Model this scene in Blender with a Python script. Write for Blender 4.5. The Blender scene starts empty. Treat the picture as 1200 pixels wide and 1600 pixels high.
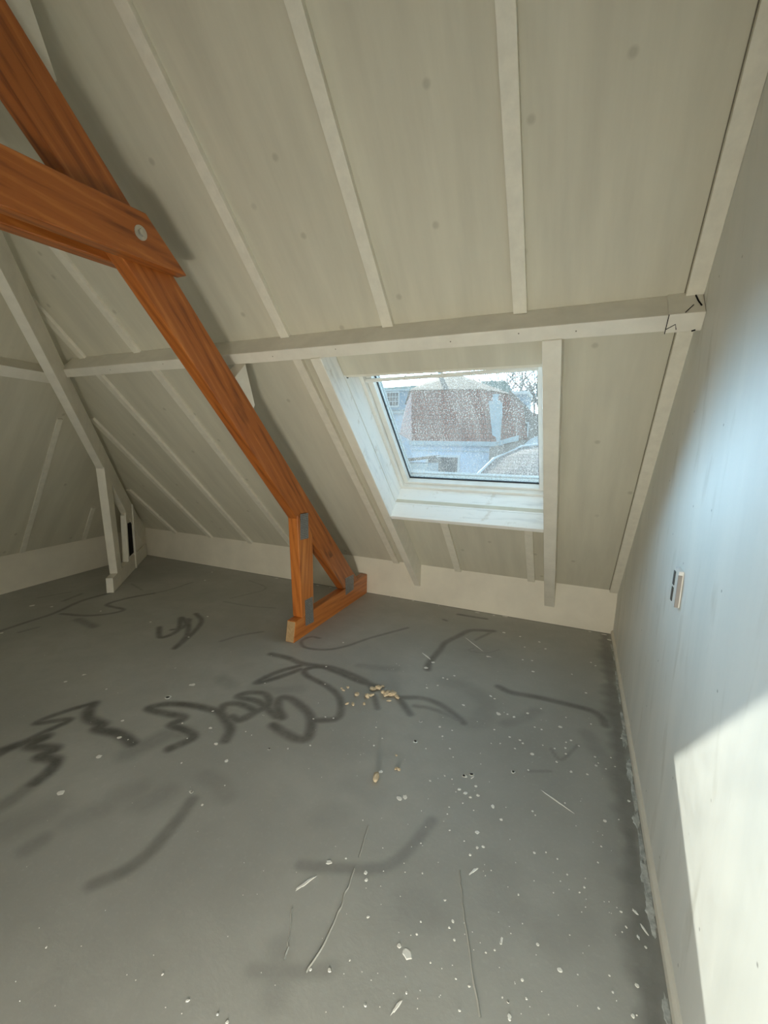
SUN_E, GLOW, GLOW_N, SKY, EXPO = 12.2, 65.0, 7.0, 1.75, 0.0
GX, GY, FILL_A, FILL_B = -.55, .835, 26.0, 31.0
CRACKS=[[[-0.987,-2.794],[-0.975,-2.885],[-0.963,-2.97],[-0.958,-3.072],[-0.966,-3.135]],[[-1.109,-3.007],[-1.065,-3.081],[-1.04,-3.135]],[[-0.642,-2.637],[-0.611,-2.724],[-0.56,-2.852],[-0.486,-3.021]],[[-0.996,-2.751],[-1.026,-2.611]]]
STROKES=[[0.022,0.85,[-2.851,-2.566],[-2.908,-2.679],[-2.931,-2.807],[-2.803,-2.706],[-2.813,-2.85],[-2.816,-2.94],[-2.812,-3.022],[-2.809,-3.073]],[0.035,0.9,[-2.838,-2.559],[-2.788,-2.619],[-2.717,-2.657],[-2.605,-2.658],[-2.592,-2.695],[-2.478,-2.674],[-2.4,-2.676],[-2.319,-2.692]],[0.035,0.95,[-2.845,-3.032],[-2.839,-3.009],[-2.804,-2.918],[-2.762,-2.848],[-2.755,-2.926],[-2.623,-2.883],[-2.629,-2.947],[-2.533,-2.929],[-2.483,-2.984],[-2.464,-3.054]],[0.05,0.6,[-2.464,-3.054],[-2.449,-3.115],[-2.438,-3.193],[-2.435,-3.237]],[0.03,0.85,[-2.167,-2.298],[-2.278,-2.31],[-2.397,-2.341],[-2.484,-2.391],[-2.516,-2.45],[-2.405,-2.443],[-2.268,-2.422],[-2.274,-2.501],[-2.181,-2.498],[-2.086,-2.522],[-2.12,-2.637]],[0.075,0.5,[-2.269,-2.751],[-2.249,-2.663],[-2.221,-2.565],[-2.165,-2.52]],[0.03,0.8,[-2.167,-2.298],[-2.111,-2.305],[-2.045,-2.338],[-1.96,-2.389],[-1.919,-2.468]],[0.028,0.8,[-2.125,-2.291],[-2.153,-2.227],[-2.081,-2.184],[-1.956,-2.207],[-1.973,-2.302],[-2.035,-2.3]],[0.028,0.8,[-1.973,-2.302],[-1.946,-2.202],[-1.93,-2.109],[-2.014,-2.036],[-2.109,-2.059],[-2.144,-2.132],[-1.994,-2.118],[-1.811,-2.19]],[0.032,0.8,[-1.779,-2.18],[-1.863,-2.112],[-1.903,-2.035],[-1.859,-2.006],[-1.733,-2.047],[-1.637,-2.11],[-1.57,-2.21],[-1.556,-2.273],[-1.604,-2.297],[-1.692,-2.282],[-1.779,-2.258]],[0.025,0.8,[-1.605,-2.127],[-1.502,-2.057],[-1.519,-1.97],[-1.603,-1.855],[-1.728,-1.786],[-1.913,-1.736],[-1.97,-1.669],[-1.899,-1.593],[-1.748,-1.606],[-1.566,-1.644],[-1.438,-1.641]],[0.03,0.75,[-1.422,-1.676],[-1.585,-1.608],[-1.815,-1.57],[-2.036,-1.611],[-2.18,-1.587],[-2.325,-1.593]],[0.025,0.8,[-2.036,-1.642],[-2.125,-1.796],[-2.156,-1.957],[-2.088,-1.87],[-2.005,-1.686]],[0.06,0.25,[-2.12,-1.999],[-1.989,-1.975],[-1.86,-1.886]],[0.016,0.6,[-2.162,-1.2],[-2.239,-1.212],[-2.255,-1.314],[-2.16,-1.391],[-2.0,-1.346],[-1.894,-1.218],[-1.801,-1.014],[-1.604,-0.681]],[0.028,0.7,[-0.927,-0.407],[-1.102,-0.482],[-1.17,-0.648],[-1.23,-0.814],[-1.23,-0.953],[-1.238,-1.131],[-1.238,-1.207],[-1.219,-1.29]],[0.02,0.5,[-0.927,-0.407],[-1.025,-0.656]],[0.012,0.4,[-0.821,-0.745],[-0.9,-0.845],[-1.026,-0.873],[-1.007,-0.803]],[0.02,0.7,[-1.415,-1.746],[-1.334,-1.864]],[0.025,0.7,[-1.257,-1.714],[-1.141,-1.831]],[0.025,0.65,[-1.255,-1.697],[-1.136,-1.646],[-1.013,-1.661],[-0.883,-1.738],[-0.84,-1.776]],[0.025,0.5,[-1.147,-1.742],[-1.037,-1.724],[-0.877,-1.761]],[0.028,0.7,[-0.732,-1.297],[-0.647,-1.33],[-0.498,-1.312],[-0.338,-1.311],[-0.19,-1.318],[-0.134,-1.367],[-0.117,-1.439]],[0.06,0.35,[-0.21,-1.571],[-0.169,-1.683],[-0.124,-1.804]],[0.05,0.5,[0.01,-0.986],[-0.083,-1.349]],[0.012,0.4,[-0.383,-1.787],[-0.331,-1.851],[-0.257,-1.693]],[0.012,0.35,[-0.47,-2.005],[-0.375,-1.959]],[0.09,0.3,[-1.065,-1.393],[-0.912,-1.404],[-0.764,-1.53],[-0.792,-1.752],[-0.938,-1.758]],[0.05,0.35,[-0.629,-1.672],[-0.537,-1.573],[-0.484,-1.464]],[0.022,0.75,[-4.496,-2.251],[-4.516,-2.054],[-4.534,-1.832],[-4.647,-1.533],[-4.637,-1.27]],[0.022,0.75,[-4.465,-1.813],[-4.226,-1.739],[-4.09,-1.599],[-4.094,-1.494],[-4.336,-1.489],[-4.341,-1.287],[-4.243,-1.059]],[0.05,0.7,[-4.204,-1.828],[-3.938,-1.86]],[0.018,0.6,[-4.793,-1.611],[-4.854,-1.408]],[0.018,0.5,[-5.093,-1.667],[-5.007,-1.422]],[0.02,0.5,[-4.338,-2.197],[-4.317,-2.072]],[0.018,0.5,[-4.243,-1.059],[-4.201,-0.87],[-4.205,-0.615]],[0.015,0.4,[-4.735,-0.956],[-4.44,-1.047]],[0.024,0.85,[-3.458,-1.626],[-3.277,-1.759],[-3.27,-1.603],[-3.472,-1.396],[-3.308,-1.472],[-3.373,-1.394]],[0.02,0.75,[-3.326,-1.617],[-3.276,-1.547],[-3.394,-1.389]],[0.024,0.85,[-3.431,-1.271],[-3.259,-1.367],[-3.135,-1.562],[-3.022,-1.844],[-3.126,-1.641],[-3.355,-1.417]],[0.035,0.55,[-1.762,-2.822],[-1.739,-2.892],[-1.728,-2.948],[-1.708,-3.063],[-1.723,-3.153],[-1.773,-3.233]],[0.06,0.3,[-1.823,-2.695],[-1.72,-2.701],[-1.648,-2.736]],[0.03,0.45,[-1.171,-2.868],[-1.083,-2.834],[-0.997,-2.799],[-0.934,-2.769],[-0.883,-2.73],[-0.837,-2.634],[-0.8,-2.475]],[0.015,0.4,[-3.444,-0.916],[-3.141,-0.896],[-2.895,-0.824]],[0.015,0.4,[-3.456,-0.817],[-3.348,-0.411],[-3.701,-0.259]],[0.02,0.5,[-2.81,-1.598],[-2.753,-1.449],[-2.644,-1.308]],[0.06,0.35,[-2.397,-2.016],[-2.267,-2.056]],[0.1,0.3,[-2.291,-3.219],[-2.252,-3.114]],[0.07,0.3,[-2.109,-3.098],[-2.059,-3.014]],[0.08,0.3,[-2.065,-2.941],[-2.024,-2.881]],[0.08,0.3,[-1.929,-2.922],[-1.902,-2.851]],[0.05,0.5,[-2.124,-3.248],[-2.121,-3.207]],[0.05,0.35,[-1.665,-1.454],[-1.561,-1.432],[-1.422,-1.382]],[0.02,0.8,[-1.295,-0.17],[-1.036,-0.158]],[0.015,0.7,[-1.382,-0.356],[-1.348,-0.372]],[0.08,0.22,[-1.213,-2.649],[-1.162,-2.607]],[0.1,0.2,[-1.163,-2.431],[-1.074,-2.45]],[0.12,0.18,[-0.118,-2.208],[-0.074,-2.469],[-0.042,-2.664]],[0.1,0.2,[-0.511,-2.575],[-0.449,-2.694]],[0.1,0.2,[-0.328,-2.722],[-0.245,-2.641]],[0.08,0.22,[-0.765,-2.821],[-0.707,-2.827]],[0.05,0.25,[-1.078,-3.116],[-1.011,-3.222]],[0.03,0.3,[-1.109,-3.194],[-0.981,-3.139],[-0.902,-3.091]]]
SPECKS=[[-1.236,-1.274,0.0162],[-1.215,-1.175,0.0111],[-1.092,-1.46,0.0067],[-1.088,-1.351,0.0069],[-1.058,-1.355,0.0069],[-1.146,-1.519,0.0066],[-1.028,-1.289,0.0088],[-0.757,-1.43,0.0081],[-0.729,-1.449,0.0064],[-0.886,-1.603,0.0093],[-0.681,-1.599,0.0166],[-0.595,-1.589,0.0075],[-0.528,-1.517,0.0076],[-1.065,-1.869,0.0087],[-0.952,-1.867,0.0071],[-0.883,-1.868,0.0042],[-0.916,-1.938,0.0055],[-1.034,-2.042,0.0094],[-0.676,-1.758,0.0057],[-0.477,-1.636,0.0058],[-0.44,-1.641,0.0057],[-0.59,-1.785,0.0069],[-0.537,-1.787,0.0069],[-0.52,-1.806,0.0054],[-0.551,-1.868,0.0053],[-0.315,-1.748,0.0054],[-0.29,-1.668,0.0069],[-0.314,-1.697,0.0055],[-0.352,-1.876,0.0051],[-0.178,-1.753,0.0052],[-0.174,-1.819,0.0064],[-0.131,-1.824,0.005],[-0.09,-1.787,0.0051],[-0.044,-1.529,0.007],[-0.347,-1.569,0.0101],[-0.468,-1.872,0.0105],[-0.423,-1.777,0.0041],[-0.215,-1.12,0.0083],[-0.301,-0.902,0.0054],[-0.55,-0.985,0.0091],[-0.572,-0.819,0.0076],[-0.635,-0.835,0.0077],[-0.497,-0.565,0.0081],[-0.553,-0.455,0.0105],[-0.706,-0.417,0.0087],[-0.648,-0.607,0.0061],[-0.841,-0.397,0.0132],[-0.178,-0.65,0.0077],[-0.149,-0.69,0.0076],[-0.46,-1.433,0.0046],[-0.322,-1.46,0.0045],[-0.191,-1.465,0.0059],[-0.877,-2.27,0.0047],[-0.742,-2.171,0.0097],[-0.713,-2.146,0.0085],[-0.537,-2.043,0.0099],[-0.472,-1.998,0.005],[-0.285,-1.92,0.0062],[-0.822,-2.07,0.0038],[-0.854,-2.016,0.0053],[-0.964,-2.07,0.0039],[-0.88,-0.902,0.0097],[-0.366,-1.777,0.0054],[-0.313,-1.794,0.0053],[-0.252,-1.698,0.0041],[-0.633,-1.579,0.006],[-0.627,-1.861,0.0041],[-0.67,-1.882,0.004],[-0.105,-1.724,0.0039],[-0.164,-1.796,0.0038],[-0.034,-0.143,0.013],[-0.013,-0.353,0.0102],[-0.965,-2.427,0.0112],[-0.944,-2.409,0.0101],[-1.104,-2.317,0.0085],[-0.738,-2.17,0.0097],[-0.712,-2.144,0.0097],[-0.741,-2.261,0.0081],[-0.711,-2.271,0.0092],[-0.685,-2.284,0.0068],[-0.657,-2.26,0.0068],[-0.677,-2.211,0.0059],[-0.586,-2.292,0.0077],[-0.542,-2.346,0.0064],[-0.619,-2.45,0.0082],[-0.604,-2.518,0.0059],[-0.584,-2.504,0.0059],[-0.622,-2.559,0.0049],[-0.536,-2.041,0.0086],[-1.056,-2.597,0.0031],[-0.874,-2.27,0.0047],[-0.755,-2.378,0.0033],[-0.721,-2.489,0.0031],[-0.656,-2.511,0.003],[-0.945,-2.792,0.0083],[-1.036,-2.774,0.0038],[-0.66,-2.763,0.0043],[-0.707,-2.331,0.0033],[-0.806,-2.594,0.003],[-0.823,-2.211,0.0036],[-0.787,-2.216,0.0036],[-0.687,-2.058,0.0025],[-0.656,-2.349,0.0022],[-0.752,-2.416,0.0032],[-0.931,-2.814,0.0054],[-0.76,-2.706,0.0028],[-0.538,-2.588,0.0028],[-0.436,-2.638,0.0027],[-0.351,-1.878,0.0051],[-0.176,-1.752,0.0052],[-0.175,-1.82,0.0051],[-0.089,-1.787,0.0038],[-0.131,-1.823,0.0038],[-0.049,-2.001,0.0069],[-0.15,-2.164,0.0075],[-0.097,-2.132,0.0033],[-0.429,-2.244,0.0044],[-0.416,-2.261,0.0033],[-0.169,-2.304,0.004],[-0.183,-2.384,0.0039],[-0.286,-2.484,0.0037],[-0.229,-2.509,0.0036],[-0.362,-2.424,0.003],[-0.321,-2.434,0.0029],[-0.305,-2.136,0.0034],[-0.244,-2.536,0.0027],[-0.307,-2.522,0.0018],[-0.327,-2.577,0.0018],[-0.226,-2.472,0.0019],[-0.402,-2.445,0.0059],[-0.284,-1.915,0.005],[-0.214,-1.904,0.0049],[-0.718,-2.965,0.0139],[-0.748,-2.955,0.0071],[-0.71,-2.902,0.004],[-0.618,-2.816,0.005],[-0.599,-2.867,0.0032],[-0.871,-2.922,0.0042],[-0.647,-2.957,0.003],[-0.568,-2.964,0.0022],[-0.529,-2.965,0.0029],[-0.866,-3.054,0.0023],[-0.466,-2.815,0.004],[-0.48,-2.842,0.0031],[-0.503,-2.86,0.0031],[-0.776,-3.129,0.0035],[-0.685,-3.055,0.0029],[-0.423,-2.955,0.0028],[-0.414,-2.991,0.0041],[-0.54,-3.03,0.0028],[-0.573,-2.838,0.0016],[-0.623,-2.839,0.0041],[-0.726,-2.913,0.0016],[-0.711,-2.862,0.0025],[-0.658,-2.761,0.0026],[-0.439,-2.951,0.0022],[-0.362,-2.769,0.0048],[-0.296,-2.812,0.0068],[-0.393,-2.885,0.0045],[-0.378,-2.925,0.0029],[-0.423,-2.955,0.0028],[-0.415,-2.984,0.0049],[-0.093,-2.758,0.0052],[-0.111,-2.841,0.0056],[-0.101,-2.835,0.0021],[-0.164,-2.765,0.003],[-0.157,-2.805,0.0029],[-0.195,-2.862,0.0035],[-0.118,-2.547,0.0034],[-0.107,-2.593,0.0033],[-0.057,-2.634,0.004],[-0.23,-2.507,0.0018],[-0.246,-2.538,0.0018],[-0.238,-2.605,0.0017],[-0.226,-2.582,0.0017],[-0.12,-2.616,0.0025],[-0.248,-2.802,0.0023],[-0.272,-2.698,0.0016],[-0.436,-2.635,0.0027],[-1.084,-2.814,0.0112],[-1.22,-3.326,0.0042],[-1.125,-3.314,0.0034],[-1.09,-3.315,0.0047],[-1.334,-3.313,0.0029],[-0.958,-3.123,0.0045],[-0.907,-3.101,0.0052],[-1.798,-2.79,0.0055],[-1.703,-2.822,0.0064],[-1.706,-3.413,0.003],[-0.778,-3.128,0.0028],[-2.423,-2.69,0.0104],[-2.512,-2.323,0.0136],[-2.376,-2.823,0.0122],[-2.3,-3.038,0.0152],[-2.54,-2.59,0.0096],[-2.926,-2.425,0.0062],[-2.772,-2.051,0.0068],[-3.222,-2.378,0.0098],[-2.509,-2.16,0.008],[-2.367,-2.681,0.0039],[-3.237,-2.482,0.0095],[-2.495,-2.153,0.0144],[-2.515,-2.321,0.0136],[-2.772,-2.051,0.0068],[-2.232,-2.462,0.0055],[-2.065,-2.426,0.0082],[-1.941,-2.509,0.009],[-1.985,-2.682,0.0048],[-1.805,-2.578,0.0086],[-1.875,-2.367,0.0041],[-1.827,-2.376,0.004],[-1.676,-2.42,0.0064],[-1.802,-2.79,0.0078],[-1.697,-2.7,0.0034],[-2.169,-2.307,0.0058],[-2.106,-2.542,0.0039],[-2.103,-1.935,0.0049],[-1.592,-2.378,0.0051],[-1.867,-1.573,0.0071],[-1.751,-1.773,0.0049],[-1.517,-2.059,0.0058],[-1.564,-2.069,0.0058],[-1.506,-2.308,0.0052],[-1.676,-2.42,0.0064],[-1.952,-1.183,0.008],[-1.266,-2.027,0.0042],[-1.197,-2.095,0.0054],[-1.213,-2.166,0.0053],[-1.031,-2.04,0.0094],[-1.062,-1.869,0.0087],[-1.593,-2.377,0.0051],[-1.614,-2.114,0.0043],[-4.908,-1.818,0.0204],[-4.726,-1.749,0.0136],[-4.442,-2.264,0.0136],[-4.228,-1.617,0.009],[-3.09,-1.656,0.008],[-3.287,-1.272,0.0089],[-4.321,-0.209,0.012],[-4.141,-0.491,0.0113],[-3.617,-1.585,0.0085],[-1.161,-1.484,0.003],[-0.761,-1.215,0.0014],[-0.516,-2.961,0.0012],[-0.797,-2.601,0.0013],[-0.234,-2.735,0.0012],[-0.652,-3.034,0.0012],[-0.201,-1.409,0.002],[-0.612,-2.957,0.0012],[-0.89,-2.759,0.0017],[-0.653,-1.57,0.0027],[-0.599,-3.025,0.0012],[-1.243,-2.257,0.0017],[-0.162,-2.245,0.0019],[-0.705,-1.983,0.0023],[-1.031,-2.192,0.0012],[-0.991,-2.554,0.0014],[-0.473,-2.624,0.0012],[-0.801,-2.816,0.0012],[-0.776,-1.728,0.0026],[-0.847,-2.24,0.0016],[-0.45,-1.552,0.0019],[-1.469,-1.413,0.0018],[-0.721,-2.641,0.0012],[-0.717,-3.072,0.0012],[-0.842,-0.983,0.0015],[-0.149,-2.823,0.0012],[-1.233,-2.243,0.0013],[-0.238,-2.078,0.0012],[-0.962,-1.777,0.0026],[-0.909,-1.962,0.0014],[-1.135,-0.91,0.0016],[-0.627,-2.157,0.0015],[-0.734,-1.725,0.0014],[-1.445,-1.405,0.0018],[-0.367,-2.94,0.0012],[-0.461,-2.518,0.0012],[-0.442,-2.773,0.0015],[-0.424,-1.545,0.0015],[-0.85,-2.374,0.0012],[-0.855,-2.448,0.0019],[-0.179,-2.234,0.0012],[-1.253,-2.141,0.0013],[-0.242,-2.095,0.0015],[-1.417,-1.326,0.0024],[-0.387,-2.966,0.0013],[-0.154,-2.567,0.0012],[-0.732,-1.216,0.0017],[-0.755,-2.458,0.0014],[-0.197,-2.298,0.0013],[-0.751,-2.283,0.0021],[-0.739,-3.115,0.0012],[-0.787,-3.071,0.0012],[-0.25,-1.702,0.0012],[-0.153,-2.528,0.0016],[-0.412,-2.727,0.0015],[-1.372,-0.987,0.002],[-0.82,-3.064,0.0012],[-0.553,-2.821,0.0015],[-0.134,-2.308,0.0012],[-0.818,-2.729,0.0017],[-0.849,-2.868,0.0012],[-0.459,-2.882,0.0012],[-1.536,-1.548,0.0014],[-0.828,-2.208,0.0012],[-0.93,-2.676,0.0018],[-0.645,-3.075,0.0013],[-0.813,-2.516,0.0019],[-1.377,-1.648,0.0021],[-0.534,-2.273,0.002],[-0.777,-3.048,0.0012],[-0.34,-2.89,0.0013],[-0.524,-2.841,0.0012],[-0.872,-1.616,0.0015],[-0.586,-2.936,0.0012],[-0.413,-2.9,0.0012],[-1.221,-2.304,0.0012],[-0.488,-2.724,0.0015],[-0.495,-2.427,0.0018],[-0.149,-1.904,0.0012],[-0.332,-2.499,0.0012],[-0.411,-2.903,0.0012],[-0.553,-2.617,0.0017],[-0.763,-2.922,0.0012],[-0.563,-2.603,0.0012],[-0.597,-3.02,0.0012],[-0.485,-2.05,0.0012],[-0.876,-2.813,0.0012],[-0.773,-2.245,0.0012],[-1.172,-1.024,0.0015],[-0.449,-2.754,0.0012],[-0.217,-2.705,0.0012],[-0.834,-2.699,0.0017],[-0.319,-2.936,0.0012],[-0.248,-2.882,0.0012],[-0.882,-2.535,0.0012],[-0.363,-2.801,0.0012],[-0.168,-2.535,0.0012],[-0.13,-2.538,0.0012],[-0.583,-2.806,0.0015],[-0.538,-2.869,0.0012],[-0.564,-2.576,0.0012],[-0.833,-2.624,0.0013],[-0.676,-2.239,0.0012],[-1.359,-1.393,0.0023],[-0.46,-1.934,0.0012],[-0.259,-2.244,0.0019],[-0.14,-2.635,0.0012],[-1.443,-1.313,0.0033],[-0.224,-2.552,0.0012],[-1.288,-2.132,0.0012],[-0.652,-3.054,0.0012],[-1.433,-1.393,0.0023],[-0.392,-2.561,0.0012],[-0.278,-2.541,0.0012],[-0.148,-2.567,0.0012],[-0.308,-2.649,0.0012],[-0.673,-1.481,0.002],[-0.771,-1.097,0.0018],[-0.701,-3.021,0.0013],[-2.03,-2.447,0.0013],[-2.162,-2.794,0.0012],[-1.283,-1.983,0.002],[-1.628,-3.519,0.0012],[-3.736,-2.336,0.0025],[-1.674,-1.97,0.0021],[-1.689,-3.499,0.0012],[-1.615,-3.367,0.0012],[-1.027,-3.197,0.0012],[-1.399,-3.291,0.0012],[-2.612,-1.7,0.0026],[-1.301,-2.28,0.0018],[-1.335,-2.469,0.0016],[-2.047,-3.293,0.0012],[-1.238,-3.159,0.0012],[-1.424,-3.357,0.0012],[-0.971,-3.039,0.0012],[-0.865,-3.091,0.0012],[-1.243,-3.018,0.0012],[-1.974,-2.942,0.0012],[-1.586,-1.639,0.0013],[-1.617,-2.925,0.0014],[-2.642,-1.125,0.0031],[-1.784,-3.391,0.0012],[-2.307,-1.615,0.0026],[-2.136,-1.169,0.0016],[-1.362,-2.949,0.0012],[-0.829,-3.157,0.0012],[-2.689,-1.999,0.0017],[-1.651,-3.27,0.0012],[-1.549,-2.192,0.0014],[-1.659,-2.596,0.0012],[-1.262,-3.362,0.0012],[-1.464,-2.153,0.0019],[-2.823,-2.422,0.0021],[-2.646,-2.158,0.0013],[-1.826,-2.773,0.0012],[-1.39,-3.355,0.0012],[-1.192,-2.389,0.0017],[-2.677,-2.675,0.0012],[-3.06,-2.798,0.0014],[-1.278,-2.943,0.0013],[-2.281,-1.372,0.0016],[-1.284,-3.041,0.0012],[-1.082,-3.19,0.0012],[-1.169,-2.897,0.0012],[-1.212,-3.353,0.0012],[-2.195,-3.147,0.0012],[-1.532,-3.485,0.0012],[-1.096,-2.748,0.0012],[-1.939,-1.105,0.0016],[-0.938,-2.944,0.0012],[-1.881,-2.212,0.002],[-2.324,-2.684,0.0018],[-0.866,-3.187,0.0012],[-3.008,-2.552,0.0012],[-0.919,-2.841,0.0012],[-1.89,-2.212,0.002],[-1.46,-2.736,0.0012],[-1.419,-2.449,0.0017]]
STREAKS=[[-0.4,-2.107,-0.278,-2.173,0.008],[-1.134,-2.951,-1.1,-2.88,0.01],[-0.705,-3.117,-0.691,-3.075,0.009],[-0.607,-2.637,-0.582,-2.595,0.01],[-0.083,-2.52,-0.068,-2.535,0.009],[-0.065,-2.562,-0.046,-2.589,0.007],[-0.078,-2.604,-0.072,-2.617,0.007],[-1.104,-0.655,-0.926,-0.835,0.008],[-0.889,-0.898,-0.851,-0.901,0.01],[-0.466,-2.817,-0.465,-2.791,0.008],[-0.708,-2.175,-0.698,-2.153,0.006],[-1.335,-1.067,-1.251,-1.138,0.014]]
CRUMBS=[[-1.599,-1.746,0.012],[-1.608,-1.785,0.01],[-1.507,-1.795,0.018],[-1.515,-1.906,0.012],[-1.48,-1.897,0.014],[-1.439,-1.79,0.024],[-1.423,-1.764,0.018],[-1.445,-1.698,0.022],[-1.419,-1.671,0.02],[-1.401,-1.642,0.014],[-1.372,-1.705,0.018],[-1.341,-1.712,0.024],[-1.312,-1.703,0.026],[-1.273,-1.712,0.02],[-1.323,-1.666,0.012],[-1.628,-1.772,0.008],[-1.304,-1.767,0.01],[-1.422,-1.863,0.01],[-1.104,-2.372,0.022],[-1.032,-2.27,0.009],[-1.047,-2.272,0.007],[-1.08,-2.186,0.007]]
import bpy, bmesh, math, random
import numpy as np
from mathutils import Vector, Matrix
random.seed(7)
SC = bpy.context.scene
COL = SC.collection

# ---------------------------------------------------------------- geometry of the room
K = 0.38                        # knee wall height
TH = 0.7805                     # pitch of the main roof slope
C, S = math.cos(TH), math.sin(TH)
V = Vector
def SP(x, t, o=0.0):            # point on the main slope: x along the eave, t up the slope, o inwards
    return V((x, -t*C - o*S, K + t*S - o*C))
YR = -4.2                       # ridge
TR = 4.2/C
ZR = K + TR*S
YB = -8.4
YP = -5.0                       # unseen white partition added behind the camera to bounce light
HIP = V((0.82, -1.0, S/C))      # direction of the hip line
LA = V((-5.76, 0, K))           # foot of the hip
LDIR = V((0.14, -1.0, 0)).normalized()
LN = LDIR.cross(HIP).normalized()
if LN.z > 0: LN = -LN
LUP = LDIR.cross(LN)
if LUP.z < 0: LUP = -LUP
LUP.normalize()
def LP(a, u, o=0.0):            # point on the left (hipped) slope
    return LA + LDIR*a + LUP*u + LN*o
LEAN = 0.019                    # the gable wall leans out a little
def wx(z): return LEAN*z

# ---------------------------------------------------------------- object helpers
WM = {}
def link(o, parent=None, world=None):
    COL.objects.link(o)
    world = world or Matrix.Identity(4)
    WM[o.name] = world
    if parent is not None:
        o.parent = parent
        o.matrix_basis = WM[parent.name].inverted() @ world
    else:
        o.matrix_basis = world
    return o
def tag(o, label=None, cat=None, group=None, kind=None):
    if label: o['label'] = label
    if cat: o['category'] = cat
    if group: o['group'] = group
    if kind: o['kind'] = kind
    return o
def thing(name, loc, label, cat, group=None, kind=None):
    o = bpy.data.objects.new(name, None)
    o.empty_display_size = 0.05
    link(o, None, Matrix.Translation(V(loc)))
    return tag(o, label, cat, group, kind)
def frame(xdir, up=V((0, 0, 1))):
    x = V(xdir).normalized()
    y = V(up).cross(x)
    if y.length < 1e-4: y = V((0, 1, 0)).cross(x)
    y.normalize(); z = x.cross(y)
    return Matrix((x, y, z)).transposed().to_4x4()
def mesh(name, vs, fs, mat, parent=None, xdir=None, up=V((0, 0, 1)), bevel=0.0, smooth=False, origin=None, mats=None):
    vs = [V(v) for v in vs]
    org = V(origin) if origin is not None else sum(vs, V((0, 0, 0)))/len(vs)
    M = Matrix.Translation(org) @ (frame(xdir, up) if xdir is not None else Matrix.Identity(4))
    Mi = M.inverted()
    bm = bmesh.new()
    bv = [bm.verts.new(Mi @ v) for v in vs]
    bm.verts.index_update()
    for f in fs:
        try: bm.faces.new([bv[i] for i in f])
        except ValueError: pass
    bmesh.ops.recalc_face_normals(bm, faces=bm.faces)
    if bevel > 0:
        ed = [e for e in bm.edges if len(e.link_faces) == 2 and e.calc_face_angle(0) > 0.5]
        bmesh.ops.bevel(bm, geom=ed, offset=bevel, segments=2, profile=0.6, affect='EDGES', clamp_overlap=True)
    me = bpy.data.meshes.new(name)
    bm.to_mesh(me); bm.free()
    if smooth:
        for p in me.polygons: p.use_smooth = True
    for m in (mats or [mat]): me.materials.append(m)
    return link(bpy.data.objects.new(name, me), parent, M)
class MB:                       # collects closed solids into one mesh
    def __init__(s): s.v = []; s.f = []
    def add(s, vs, fs):
        n = len(s.v); s.v += [V(v) for v in vs]; s.f += [[i+n for i in f] for f in fs]; return s
    def prism(s, poly, ext):
        poly = [V(p) for p in poly]; n = len(poly); ext = V(ext)
        fs = [list(range(n)), list(range(2*n-1, n-1, -1))]
        fs += [[i, (i+1) % n, n+(i+1) % n, n+i] for i in range(n)]
        return s.add(poly+[p+ext for p in poly], fs)
    def hexa(s, a, b):          # two quads
        n = 4
        return s.add(list(a)+list(b), [[0, 1, 2, 3], [7, 6, 5, 4]]+[[i, (i+1) % n, n+(i+1) % n, n+i] for i in range(n)])
    def box(s, x0, x1, y0, y1, z0, z1):
        return s.hexa([(x0, y0, z0), (x1, y0, z0), (x1, y1, z0), (x0, y1, z0)], [(x0, y0, z1), (x1, y0, z1), (x1, y1, z1), (x0, y1, z1)])
    def sbox(s, x0, x1, t0, t1, o0, o1, P=SP):
        return s.hexa([P(x0, t0, o0), P(x1, t0, o0), P(x1, t1, o0), P(x0, t1, o0)], [P(x0, t0, o1), P(x1, t0, o1), P(x1, t1, o1), P(x0, t1, o1)])
    def ring(s, X, T, x, t, o0, o1):   # rectangular ring in the slope plane, outer X,T inner x,t
        s.sbox(X[0], X[1], T[0], t[0], o0, o1); s.sbox(X[0], X[1], t[1], T[1], o0, o1)
        s.sbox(X[0], x[0], t[0], t[1], o0, o1); s.sbox(x[1], X[1], t[0], t[1], o0, o1); return s
    def tube(s, pts, rad, n=8):
        pts = [V(p) for p in pts]; m = len(pts)
        rad = rad if isinstance(rad, (list, tuple)) else [rad]*m
        b = len(s.v)
        for i, p in enumerate(pts):
            d = (pts[min(i+1, m-1)]-pts[max(i-1, 0)]).normalized()
            a = d.orthogonal().normalized(); c = d.cross(a)
            for j in range(n):
                q = 2*math.pi*j/n
                s.v.append(p+(a*math.cos(q)+c*math.sin(q))*rad[i])
        for i in range(m-1):
            for j in range(n):
                s.f.append([b+i*n+j, b+i*n+(j+1) % n, b+(i+1)*n+(j+1) % n, b+(i+1)*n+j])
        s.f.append([b+j for j in range(n)][::-1]); s.f.append([b+(m-1)*n+j for j in range(n)])
        return s
    def build(s, name, mat, parent=None, **k): return mesh(name, s.v, s.f, mat, parent, **k)
def hull(name, pts, mat, parent=None):
    pts = [V(p) for p in pts]; org = sum(pts, V((0, 0, 0)))/len(pts)
    bm = bmesh.new()
    for p in pts: bm.verts.new(p-org)
    r = bmesh.ops.convex_hull(bm, input=bm.verts)
    lone = [v for v in bm.verts if not v.link_faces]
    if lone: bmesh.ops.delete(bm, geom=lone, context='VERTS')
    bmesh.ops.dissolve_limit(bm, angle_limit=0.01, verts=bm.verts, edges=bm.edges)
    bmesh.ops.recalc_face_normals(bm, faces=bm.faces)
    me = bpy.data.meshes.new(name); bm.to_mesh(me); bm.free(); me.materials.append(mat)
    return link(bpy.data.objects.new(name, me), parent, Matrix.Translation(org))

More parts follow.
